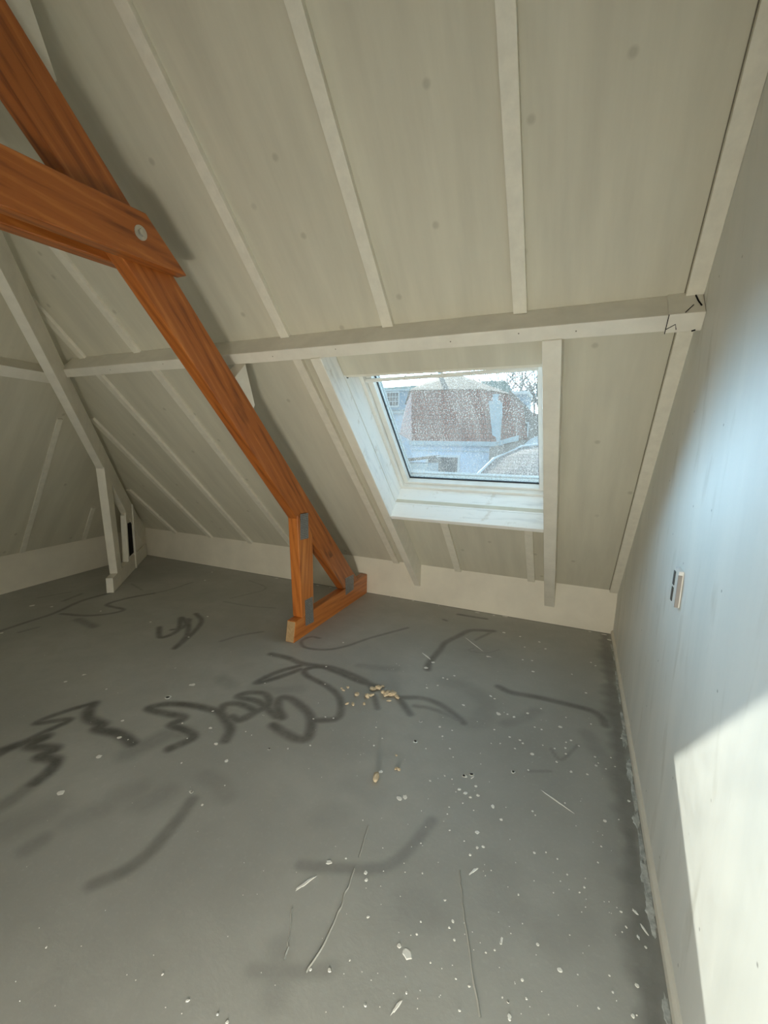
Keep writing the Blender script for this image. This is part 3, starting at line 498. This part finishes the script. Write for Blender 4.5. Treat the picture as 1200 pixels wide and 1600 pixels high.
Lo = [(-2.03, 2.463, 'white batten below the long beam, close left of the skylight rafter'),
      (-1.385, .96, 'short white batten under the skylight sill, left one'),
      (-.715, .96, 'short white batten under the skylight sill, right one'),
      (-3.29, 2.463, 'white batten on the lower slope just left of the orange truss'),
      (-3.925, 2.463, 'second white batten left of the orange truss on the lower slope'),
      (-4.56, tmax(-4.56)-.03, 'white batten on the lower slope ending halfway up the hip rafter'),
      (-5.185, tmax(-5.185)-.03, 'shortest white batten beside the foot of the hip rafter')]
for x, t1, lab in Lo: batten(x, .002, t1, lab)
batten(-.055, .002, 2.463, 'white edge batten below the long beam beside the right wall', x2=-.022)
batten(-.022, 2.537, 5.85, 'white edge batten above the long beam beside the right wall', x2=.02)
for a_, a2, u1, lab in ((1.545, 1.735, 1.62, 'thin batten leaning across the lower left hipped slope'), (.87, .95, .50, 'short thin batten low on the left slope behind the white post')):
    h = .014; w = .05
    A = [LP(a_, .003, 0), LP(a_+w, .003, 0), LP(a2+w, u1, 0), LP(a2, u1, 0)]; B = [p+LN*h for p in A]
    o = MB().hexa(A, B).build('batten', M['batten'], xdir=LUP, bevel=.002); tag(o, lab, 'batten', GB)

# ---------------------------------------------------------------- skylight
w1 = thing('window_1', SP((WX0+WX1)/2, WT0, 0), 'white framed skylight with dirty glass in the sloping ceiling', 'window', kind='structure')
sill = MB().sbox(WX0+.001, WX1-.001, .962, 1.0, .018, .15).build('window_sill', M['boards'], w1, xdir=(1, 0, 0), bevel=.004)
MB().sbox(WX0, WX1, .975, .9975, -.15, .015).build('sill_board', M['boards'], w1, xdir=(1, 0, 0), bevel=.002)
MB().sbox(WX0-.02, WX0+.003, .975, WT1+.02, -.15, .0).build('reveal_board', M['boards'], w1, xdir=V((0, -C, S)), bevel=.002)
MB().sbox(WX1-.003, WX1+.02, .975, WT1+.02, -.15, .0).build('reveal_board', M['boards'], w1, xdir=V((0, -C, S)), bevel=.002)
MB().tube([SP(WX0+.004, 2.213, -.016), SP(WX0+.012, 2.213, -.016)], .006, 7).build('knot_hole', M['black'], w1)
# worn facing on the inner face of the left rafter
MB().sbox(WX0, WX0+.004, 1.002, 2.462, .012, .158).build('reveal_board', M['boards'], w1, xdir=V((0, -C, S)))
MB().sbox(WX0+.004, WX1-.001, 2.215, 2.464, -.03, -.012).build('header_board', M['beam'], w1, xdir=(1, 0, 0), bevel=.002)
MB().sbox(WX0, WX1, 2.215, 2.245, -.16, -.03).build('header_lining', M['beam'], w1, xdir=(1, 0, 0))
MB().ring((WX0-.02, WX1+.02), (.975, WT1+.03), (WX0+.028, WX1-.028), (1.022, 2.20), -.30, -.151).build('window_frame', M['frame'], w1)
sash = MB().ring((WX0+.031, WX1-.031), (1.025, 2.197), (-1.665, -.624), (1.046, 2.14), -.275, -.185).build('window_sash', M['frame'], w1)
MB().ring((-1.667, -.622), (1.044, 2.142), (-1.658, -.631), (1.053, 2.133), -.240, -.228).build('gasket', M['gasket'], sash)
MB().ring((WX0+.01, WX1-.01), (1.0, 2.22), (-1.668, -.62), (1.05, 2.14), -.31, -.29).build('outer_cladding', M['zinc'], w1)
MB().sbox(-1.664, -.625, 1.047, 2.139, -.246, -.242).build('window_pane', M['glass'], sash, xdir=(1, 0, 0), up=V((0, S, C)))
mb = MB()
mb.tube([SP(-1.70, 2.075, -.165), SP(-.615, 2.10, -.165)], .013, 10)
for x in (-1.42, -1.245, -1.175, -.98): mb.tube([SP(x, 2.078+(x+1.7)*.023, -.165), SP(x+.008, 2.078+(x+1.7)*.023, -.165)], .0155, 10)
mb.build('ventilation_bar', M['frame'], w1)
MB().sbox(-.5925, -.5865, 1.03, 2.2, -.19, -.1835).build('frame_gap', M['gasket'], w1)
mb = MB().sbox(-1.735+.03, -.59, 2.105, 2.2, -.184, -.17).build('ventilation_flap', M['frame'], w1)

# ---------------------------------------------------------------- orange truss
XT = lambda y, off=0.0: -2.285-.03*(y+1.37)+off
def TPt(y, z, off=0.0): return V((XT(y, off), y, z))
TW = .08
tr = thing('roof_truss', TPt(-.7, 0, -TW/2), 'orange varnished pine roof truss with post, sill and collar beams', 'roof truss')
def tpoly(name, yz, off0, off1, mat, xdir, par=tr, bevel=.006, up=V((1, 0, 0))):
    A = [TPt(y, z, off0) for y, z in yz]; B = [TPt(y, z, off1) for y, z in yz]
    mb = MB(); n = len(A)
    mb.add(A+B, [list(range(n)), list(range(2*n-1, n-1, -1))]+[[i, (i+1) % n, n+(i+1) % n, n+i] for i in range(n)])
    return mb.build(name, mat, par, xdir=xdir, up=up, bevel=bevel)
def so(t, o): p = SP(0, t, o); return (p.y, p.z)
sl = tpoly('sill_beam', [(-1.372, .0), (-.02, .0), (-.02, .205), (-1.345, .165)], -TW, 0, M['pine_post'], (0, 1, 0))
tpoly('end_grain', [(-1.3735, .004), (-1.3705, .004), (-1.3435, .16), (-1.3465, .16)], -TW+.004, -.004, M['endgrain'], (0, 1, 0), sl, 0)
zf = .19
def t_at(z, o): return (z-K+o*C)/S
tpoly('rafter', [so(t_at(.20, .293), .293), so(5.75, .285), so(5.75, .475), so(t_at(.195, .515), .515)], -TW, 0, M['pine'], V((0, -C, S)), up=V((1, 0, 0)))
p0 = so(1.48, .502)
tpoly('post', [(-1.262, .168), (-1.088, .175), (-1.105, .80), (-1.16, .90), (-1.322, 1.0)], -TW-.004, .006, M['pine_post'], (0, 0, 1), bevel=.008)
tpoly('collar_beam', [(-2.357, 2.325), (-4.2, 2.196), (-4.2, 2.385), (-2.64, 2.502), (-2.575, 2.507)], .001, .071, M['pine'], (0, 1, 0))
tpoly('collar_beam', [(-2.42, 2.32), (-4.2, 2.196), (-4.2, 2.385), (-2.64, 2.502), (-2.6, 2.50)], -TW-.071, -TW-.001, M['pine'], (0, 1, 0))
def plate(name, yz):
    A = tpoly(name, yz, .0075, .0095, M['plate'], (0, 0, 1), bevel=0); return A
plate('nail_plate', [(-1.287, .805), (-1.172, .800), (-1.178, 1.003), (-1.287, 1.008)])
plate('nail_plate', [(-1.215, .085), (-1.095, .075), (-1.113, .30), (-1.227, .303)])
tpoly('nail_plate', [(-.509, .125), (-.34, .135), (-.345, .29), (-.52, .295)], .001, .003, M['plate'], (0, 0, 1), bevel=0)
mb = MB(); bc = TPt(-2.608, 2.413, .071)
mb.tube([bc, bc+V((.004, 0, 0))], .030, 18); bo = mb.build('washer', M['steel'], tr)
mb = MB().tube([bc+V((.004, 0, 0)), bc+V((.016, 0, 0))], .0155, 6); mb.build('bolt_head', M['steel'], bo)
# little dark screw heads along the lower face of the long beam
for i, x in enumerate((-.42, -.66, -.98, -1.62, -2.05, -2.95, -3.5)):
    MB().tube([SP(x, 2.50+.012*(i % 2), .1495), SP(x, 2.50+.012*(i % 2), .1508)], .0032, 8).build('screw_head', M['seam'], PUR)
# white wedges between the truss and the beams
def wedge(label, pts):
    A = [V((-2.365, *so(t, o))) for t, o in pts]
    B = [V((-2.275-.0, *so(t, o))) for t, o in pts]
    n = len(A); mb = MB().add(A+B, [list(range(n)), list(range(2*n-1, n-1, -1))]+[[i, (i+1) % n, n+(i+1) % n, n+i] for i in range(n)])
    o = mb.build('wedge_block', M['beam'], xdir=V((0, -C, S)), bevel=.002); tag(o, label, 'block', 'white packing blocks on the orange truss')
wedge('small white wedge block under the long beam beside the orange truss', [(2.466, .152), (2.466, .29), (2.235, .29), (2.243, .265)])
wedge('white packing piece above the orange rafter at the top left', [(4.6, .15), (4.6, .287), (3.77, .287), (3.77, .245), (3.97, .15)])

# ---------------------------------------------------------------- white hip truss in the left corner
HN = V((.742, .67, 0)).normalized(); HD = V((.67, -.742, 0)).normalized()
def HPt(u, z, off=0.0): return HN*(-4.25+off)+HD*u+V((0, 0, z))
ht = thing('hip_truss', HPt(-2.9, 0, -.03), 'white painted hip truss in the left corner with post and sill', 'roof truss')
def hpoly(name, uz, o0, o1, mat, xdir, par=ht, bevel=.004):
    A = [HPt(u, z, o0) for u, z in uz]; B = [HPt(u, z, o1) for u, z in uz]; n = len(A)
    mb = MB().add(A+B, [list(range(n)), list(range(2*n-1, n-1, -1))]+[[i, (i+1) % n, n+(i+1) % n, n+i] for i in range(n)])
    return mb.build(name, mat, par, xdir=xdir, bevel=bevel)
HW = -.065
zu = lambda u: 1.28+.72*(u+2.1)
zo = lambda u: 3.02+.735*u if u > -3.1 else .74+.8*(u+3.1)
hpoly('sill_beam', [(-2.175, 0), (-3.80, 0), (-3.80, .17), (-3.1, .17), (-2.175, .155)], HW, 0, M['truss_white'], HD)
hpoly('hip_rafter', [(-3.55, zu(-3.55)-.0), (-2.1, zu(-2.1)), (-.4, zu(-.4)), (1.9, zu(1.9)), (1.9, zu(1.9)+.36), (-1.375, 2.03), (-2.653, 1.12), (-3.04, .86), (-3.55, .5)], HW, 0, M['truss_white'], V((HD.x, HD.y, .72)))
hpoly('post', [(-2.335, .158), (-2.51, .16), (-2.34, 1.10), (-2.115, 1.285)], HW-.004, .004, M['truss_white'], (0, 0, 1))
wb = hpoly('web_board', [(-2.80, .16), (-3.86, .16), (-3.86, .40), (-3.10, .82), (-2.82, .70)], HW+.01, -.012, M['truss_white'], HD)
hpoly('dark_slot', [(-2.855, .20), (-3.13, .20), (-3.10, .585), (-2.85, .60)], -.014, -.009, M['black'], HD, wb, 0)
hpoly('cleat', [(-2.80, .165), (-2.845, .165), (-2.845, .72), (-2.80, .74)], -.012, .006, M['truss_white'], (0, 0, 1))
hpoly('cleat', [(-3.135, .0), (-3.19, .0), (-3.175, .76), (-3.11, .80)], -.012, .012, M['truss_white'], (0, 0, 1))

# ---------------------------------------------------------------- wall socket
sk = thing('wall_socket', (wx(1.0), -2.11, .945), 'white double power socket on the right wall', 'socket')
def wbox(name, y0, y1, z0, z1, d0, d1, mat, par, bev=.0):
    return MB().hexa([(wx(z0)-d0, y0, z0), (wx(z0)-d0, y1, z0), (wx(z1)-d0, y1, z1), (wx(z1)-d0, y0, z1)],
                     [(wx(z0)-d1, y0, z0), (wx(z0)-d1, y1, z0), (wx(z1)-d1, y1, z1), (wx(z1)-d1, y0, z1)]).build(name, mat, par, bevel=bev)
fp = wbox('faceplate', -2.155, -2.075, .945, 1.085, -.002, .016, M['plastic'], sk, .004)
for z0, z1 in ((.955, 1.008), (1.018, 1.072)):
    h = wbox('socket_insert', -2.105, -2.079, z0, z1, .0155, .0185, M['gasket'], fp, .001)
M2 = flat('dark_grey_plastic', (.30, .28, .27), (.36, .34, .33)); wbox('side_cap', -2.157, -2.150, .947, 1.07, .004, .0165, M2, fp, .001)  # darker grey strip along the near edge of the faceplate

# ---------------------------------------------------------------- plaster crumbs on the floor
for i, (x, y, r) in enumerate(CRUMBS):
    bm = bmesh.new(); bmesh.ops.create_icosphere(bm, subdivisions=2, radius=r)
    sx, sy, sz = random.uniform(.8, 1.5), random.uniform(.55, .9), random.uniform(.35, .6)
    for vv in bm.verts:
        k = 1+random.uniform(-.22, .22); vv.co = V((vv.co.x*sx*k, vv.co.y*sy*k, vv.co.z*sz*k))
    zmin = min(vv.co.z for vv in bm.verts)
    me = bpy.data.meshes.new('plaster_crumb'); bm.to_mesh(me); bm.free(); me.materials.append(M['crumb'])
    o = link(bpy.data.objects.new('plaster_crumb', me), None, Matrix.Translation((x, y, -zmin)) @ Matrix.Rotation(random.uniform(0, 6.28), 4, 'Z'))
    if i == 18: tag(o, 'lone beige plaster chunk on the floor in front of the crumb cluster', 'crumb')
    elif i > 18: tag(o, 'tiny beige plaster crumb near the lone chunk on the floor', 'crumb', 'tiny crumbs near the lone chunk')
    else: tag(o, 'beige plaster crumb in the cluster on the middle of the floor', 'crumb', 'beige plaster crumbs in a cluster')

# ---------------------------------------------------------------- outside
o = MB().box(-60, 40, 2.5, 110, -4.2, -4).build('ground', M['lawn']); structure(o)
nh = thing('neighbour_house', (-9.4, 31, -4), 'house with a large red tiled mansard roof seen through the skylight', 'house')
MB().box(-12.4, -6.25, 28, 36, -4, 2.2).build('wall', M['render'], nh)
hull('mansard_roof', [(-12.45, 27.9, 2.3), (-6.18, 27.9, 2.28), (-13.57, 30.4, 6.5), (-7.76, 30.4, 6.36), (-15.6, 33, 3.0), (-15.2, 33.4, 5.6), (-5.65, 31, 5.92), (-4.95, 31, 2.85), (-5.6, 38, 5.9), (-5, 38, 2.8), (-15, 38, 5.6), (-15.4, 38, 3)], M['redtile'], nh)
hull('upper_roof', [(-13.7, 30.3, 6.5), (-7.7, 30.3, 6.36), (-5.5, 30.9, 5.95), (-15.3, 33.4, 5.7), (-12.89, 36, 8.47), (-11.13, 36, 8.54), (-5.5, 40, 6), (-15, 40, 5.7)], M['browntile'], nh)
MB().box(-12.6, -6.1, 27.7, 28.0, 2.0, 2.32).build('gutter', M['zinc'], nh)
MB().prism([(-6.15, 27.9, 2.0), (-4.9, 31, 2.5), (-4.9, 31, 2.9), (-6.15, 27.9, 2.3)], (-.25, .1, 0)).build('gutter', M['zinc'], nh)
MB().box(-12.42, -6.2, 27.93, 28.0, 1.55, 1.66).build('facade_moulding', M['zinc'], nh)
wf = MB().box(-11.25, -8.6, 27.92, 28.02, -1.9, 1.3).build('window_surround', M['whitewood'], nh)
MB().box(-11.06, -8.78, 27.88, 27.96, -1.8, 1.12).build('window_pane', M['darkwin'], wf)
hull('chimney', [(-6.79, 28.3, 5.2), (-6.03, 28.3, 5.23), (-5.86, 28.2, 2.3), (-6.3, 28.2, 2.3), (-6.79, 29.6, 5.2), (-6.03, 29.6, 5.2), (-6.3, 29.6, 2.3), (-5.86, 29.6, 2.3)], M['zinc'], nh)
MB().tube([(-6.42, 28.9, 5.2), (-6.42, 28.9, 5.6), (-6.42, 28.9, 5.75)], [.2, .2, .25], 12).build('chimney_pot', M['zinc'], nh)
mb = MB()                       # little tower vent near the ridge
mb.tube([(-12.9, 36, 8.2), (-12.9, 36, 9.2)], .22, 10).build('roof_vent', M['zinc'], nh)
MB().prism([(-6.2, 26.5, 1.9), (-4.0, 26.5, 2.3), (-4.0, 26.5, -4), (-6.2, 26.5, -4)], (0, .6, 0)).build('side_wall', M['brick'], nh)

lh = thing('terrace_house', (-19, 46, -4), 'house with a moss green roof and white dormer window behind on the left', 'house')
MB().box(-24, -15, 44.2, 52, -4, 7.4).build('wall', M['bluewall'], lh)
hull('roof', [(-24.5, 44, 7.3), (-14.5, 44, 7.3), (-24.5, 48, 9.45), (-14.5, 48, 9.75), (-24.5, 52, 7.3), (-14.5, 52, 7.3)], M['greentile'], lh)
do = MB().box(-22.0, -19.0, 43.2, 46, 6.2, 8.3).build('dormer', M['bluewall'], lh)
MB().box(-22.2, -18.8, 43.0, 46, 8.3, 8.5).build('dormer_roof', M['zinc'], lh)
wf = MB().box(-21.55, -19.9, 43.1, 43.25, 6.5, 8.25).build('window_frame', M['whitewood'], lh)
for i in range(4):
    for j in range(3):
        MB().box(-21.38+i*.36, -21.10+i*.36, 43.06, 43.12, 6.68+j*.5, 7.10+j*.5).build('window_pane', M['darkwin'], wf)
o = thing('garden_outbuilding', (-17.6, 38, -4), 'low white outbuilding below the dormer window', 'outbuilding')
MB().box(-18.6, -15.8, 37, 40, -4, 5.2).build('wall', M['render'], o); MB().box(-18.8, -15.6, 36.8, 40.2, 5.2, 5.45).build('roof', M['zinc'], o)
o = thing('garden_shed', (-10.4, 23.8, -4), 'pale garden shed with a brown roof at the lower left of the skylight', 'shed')
MB().box(-11.3, -9.45, 23, 25.4, -4, .75).build('wall', M['zinc'], o)
hull('roof', [(-11.6, 22.8, .7), (-9.35, 22.8, 1.05), (-11.6, 25.6, 1.0), (-9.35, 25.6, 1.3), (-11.6, 22.8, .95), (-9.35, 22.8, 1.2)], M['shedroof'], o)
MB().box(-10.45, -9.62, 22.95, 23.02, -3.9, .35).build('door', M['whitewood'], o)
o = thing('rear_house', (-9.6, 47, -4), 'house with a green roof and blue dormer behind on the right', 'house')
hull('roof', [(-13, 46, 7.4), (-6.5, 46, 6.4), (-11.64, 48, 9.75), (-9.0, 48, 9.7), (-13, 52, 7.4), (-6.5, 52, 6.4)], M['greentile'], o)
MB().box(-13, -7, 47, 52, -4, 7).build('wall', M['brick'], o)
MB().box(-7.56, -5.95, 43.5, 47.5, 5.6, 7.55).build('dormer', M['bluewall'], o)
MB().box(-7.75, -5.8, 43.3, 47.5, 7.55, 7.85).build('dormer_roof', M['whitewood'], o)
o = thing('brick_house', (-5.2, 41, -4), 'brown brick gabled house at the right edge of the skylight', 'house')
MB().prism([(-8.2, 40, -4), (-3.6, 40, -4), (-3.6, 40, 4.6), (-5.1, 40, 5.2), (-7.18, 40, 7.22), (-8.2, 40, 6.2)], (0, 3, 0)).build('wall', M['brick'], o)
MB().prism([(-7.25, 39.8, 7.2), (-7.15, 39.8, 7.5), (-5.0, 39.8, 5.45), (-3.4, 39.8, 4.85), (-3.4, 39.8, 4.55), (-5.15, 39.8, 5.15)], (0, 3.4, 0)).build('roof', M['browntile'], o)
wf = MB().box(-6.1, -5.2, 39.92, 40.02, 3.1, 4.5).build('window_frame', M['whitewood'], o); MB().box(-5.98, -5.32, 39.88, 39.95, 3.2, 4.4).build('window_pane', M['darkwin'], wf)
o = thing('tiled_outbuilding', (-2.6, 15, -4), 'low roof of grey tiles with a pale ridge in the near right', 'outbuilding')
hull('roof', [(-4.5, 13.0, .2), (-4.29, 14, .53), (-3.92, 16, 1.24), (-3.02, 18, 1.82), (.8, 18.4, 2.3), (.8, 12.5, .0), (-4.5, 13, .0), (-3.0, 20, -.5), (.8, 20, -.5)], M['greytile'], o)
MB().box(-4.3, .6, 13.4, 18, -4, .1).build('wall', M['brick'], o)
MB().tube([(-4.33, 13.9, .50), (-3.95, 15.95, 1.27), (-3.05, 17.95, 1.86), (-.9, 18.2, 2.14), (.8, 18.4, 2.36)], .06, 8).build('ridge_cap', M['whitewood'], o)
mb = MB(); pts = []
for i in range(9):
    a = math.pi*i/8; pts.append((-1.9-1.35*math.cos(a), 20, 1.7+.85*math.sin(a)))
mb.prism(pts, (0, 3, 0)); o = mb.build('arched_canopy', M['zinc']); tag(o, 'pale arched canopy roof behind the grey tiled roof', 'canopy')
MB().box(-3.1, -.7, 20.2, 22.8, -4, 1.75).build('canopy_base', M['render'], o)

def branch(mb, p, d, L, r, lev, rnd):
    pts = [p]; rad = [r]; n = 5
    for i in range(n):
        d = (d+V((rnd.uniform(-.22, .22), rnd.uniform(-.22, .22), rnd.uniform(-.08, .2)))).normalized()
        pts.append(pts[-1]+d*L/n); rad.append(max(r*(1-.55*(i+1)/n), .045))
    mb.tube(pts, rad, 5 if lev > 1 else 7)
    if lev >= 3: return
    for i in range(4 if lev < 3 else 3):
        j = rnd.randint(2, n)
        nd = (d*.55+V((rnd.uniform(-1, 1), rnd.uniform(-.8, .8), rnd.uniform(-.1, .8)))).normalized()
        branch(mb, pts[j], nd, L*rnd.uniform(.52, .75), rad[j]*.75, lev+1, rnd)
for (x, y, h, sd, lab) in ((-7.9, 52, 9.2, 5, 'large bare winter tree standing above the blue dormer'), (-4.6, 49, 8.0, 11, 'bare winter tree at the right edge of the skylight'), (-11.5, 58, 10.0, 21, 'bare winter tree behind the red roof ridge')):
    rnd = random.Random(sd); mb = MB(); mb2 = MB(); tr_ = thing('bare_tree', (x, y, -4), lab, 'tree', 'bare winter trees')
    trunk = [V((x, y, -4)), V((x+.15, y, -1)), V((x-.1, y, 2)), V((x+.1, y, h-2.6))]
    mb2.tube(trunk, [.42, .34, .28, .2], 9).build('trunk', M['bark'], tr_)
    for k in range(5):
        a = k*1.257+rnd.random(); branch(mb, trunk[-1]-V((0, 0, rnd.uniform(0, 1.0))), V((math.cos(a)*.75, math.sin(a)*.6, .8)).normalized(), 4.4, .2, 1, rnd)
    mb.build('branches', M['bark'], tr_)

# ---------------------------------------------------------------- light
sun = bpy.data.lights.new('sun', 'SUN'); sun.energy = SUN_E; sun.angle = math.radians(.53); sun.color = (1.0, .95, .83)
so_ = bpy.data.objects.new('sun', sun)
sd = V((.406, -1.0, -.458)).normalized()
so_.rotation_euler = sd.to_track_quat('-Z', 'Y').to_euler(); so_.location = (-8, 20, 12); COL.objects.link(so_)

# unseen fill lamps added to brighten the room, one bouncing off the partition
def fill_lamp(x, y, z, aim, watt, spread, label):
    wl = thing('fill_light', (x, y, 0), label, 'fill lamp')
    MB().prism([(x-.16, y-.12, 0), (x+.16, y-.12, 0), (x+.16, y+.12, 0), (x-.16, y+.12, 0)], (0, 0, .02)).build('stand_foot', M['gasket'], wl, bevel=.004)
    ld = V(aim).normalized(); lo = V((x, y, z)); lr = ld.cross(V((0, 0, 1))).normalized(); lu = lr.cross(ld)
    pb = lo-ld*.075
    MB().tube([(pb.x, pb.y, .02), (pb.x, pb.y, z)], .014).build('stand_post', M['gasket'], wl)
    A = [lo+lr*a_*.24+lu*b_*.19-ld*.01 for a_, b_ in ((-1, -1), (1, -1), (1, 1), (-1, 1))]
    MB().hexa([p-ld*.05 for p in A], A).build('fill_housing', M['steel'], wl, bevel=.006)
    al = bpy.data.lights.new('fill_light_area', 'AREA'); al.shape = 'RECTANGLE'; al.size = .46; al.size_y = .36; al.energy = watt; al.color = (1.0, .935, .78)
    al.spread = math.radians(spread)
    ao = bpy.data.objects.new('fill_light_area', al); COL.objects.link(ao)
    Ml = Matrix((lr, lu, -ld)).transposed().to_4x4(); Ml.translation = lo; ao.matrix_world = Ml
fill_lamp(-1.3, -4.2, .36, (-.25, -.8, 0), FILL_A, 180, 'added unseen floodlight turned to the white partition behind the viewpoint')
fill_lamp(-.32, -4.75, .27, (-2.1, 4.6, -.3), FILL_B, 125, 'added unseen floodlight facing into the room behind the viewpoint')

w = bpy.data.worlds.new('sky'); SC.world = w; w.use_nodes = True
nt = w.node_tree; nt.nodes.clear()
def N(ty, **k):
    n = nt.nodes.new(ty)
    for a, b in k.items(): setattr(n, a, b)
    return n
tc = N('ShaderNodeTexCoord')
sx = N('ShaderNodeSeparateXYZ'); nt.links.new(tc.outputs['Generated'], sx.inputs[0])
def mth(op, a, b=None):
    n = N('ShaderNodeMath', operation=op)
    for i, v in ((0, a), (1, b)):
        if v is None: continue
        if hasattr(v, 'links'): nt.links.new(v, n.inputs[i])
        else: n.inputs[i].default_value = v
    return n.outputs[0]
def mapr(v, a, b, c, d):
    n = N('ShaderNodeMapRange', interpolation_type='SMOOTHSTEP'); nt.links.new(v, n.inputs['Value'])
    for k, x in zip(('From Min', 'From Max', 'To Min', 'To Max'), (a, b, c, d)): n.inputs[k].default_value = x
    return n.outputs[0]
# hazy bright sky on the sunny side, brightest low above the roofs
azi = mth('MAXIMUM', mth('ADD', mth('MULTIPLY', sx.outputs['X'], GX), mth('MULTIPLY', sx.outputs['Y'], GY)), 0.0)
glow = mth('MULTIPLY', mth('POWER', azi, GLOW_N), mapr(sx.outputs['Z'], .16, .62, 1.0, .12))
st = mth('MULTIPLY', mth('ADD', mth('MULTIPLY', glow, GLOW), SKY), mapr(sx.outputs['Z'], -.06, .0, .12, 1.0))
bg = N('ShaderNodeBackground'); bg.inputs['Color'].default_value = (.50, .77, 1.0, 1); nt.links.new(st, bg.inputs['Strength'])
ow = N('ShaderNodeOutputWorld'); nt.links.new(bg.outputs[0], ow.inputs['Surface'])

# ---------------------------------------------------------------- camera
yaw, pitch, roll, fpx = -.42131, .13972, .02281, 679.89
fw = V((math.sin(yaw)*math.cos(pitch), math.cos(yaw)*math.cos(pitch), -math.sin(pitch)))
rt = V((math.cos(yaw), -math.sin(yaw), 0)); upv = rt.cross(fw)
r2 = rt*math.cos(roll)+upv*math.sin(roll); u2 = -rt*math.sin(roll)+upv*math.cos(roll)
cam = bpy.data.cameras.new('camera'); cam.sensor_fit = 'VERTICAL'; cam.sensor_height = 36; cam.lens = fpx/1600*36; cam.clip_start = .02; cam.clip_end = 300
co_ = bpy.data.objects.new('camera', cam); COL.objects.link(co_)
Mx = Matrix((r2, u2, -fw)).transposed().to_4x4(); Mx.translation = V((-.35366, -4.02285, 1.5)); co_.matrix_world = Mx
SC.camera = co_

vs = SC.view_settings; vs.view_transform = 'Standard'; vs.look = 'None'; vs.gamma = 1.0; vs.use_curve_mapping = False; vs.exposure = EXPO
cy = SC.cycles
cy.max_bounces = 14; cy.diffuse_bounces = 12; cy.glossy_bounces = 4; cy.transparent_max_bounces = 12; cy.sample_clamp_indirect = 0.0
cy.use_denoising = True; cy.caustics_reflective = False; cy.caustics_refractive = False
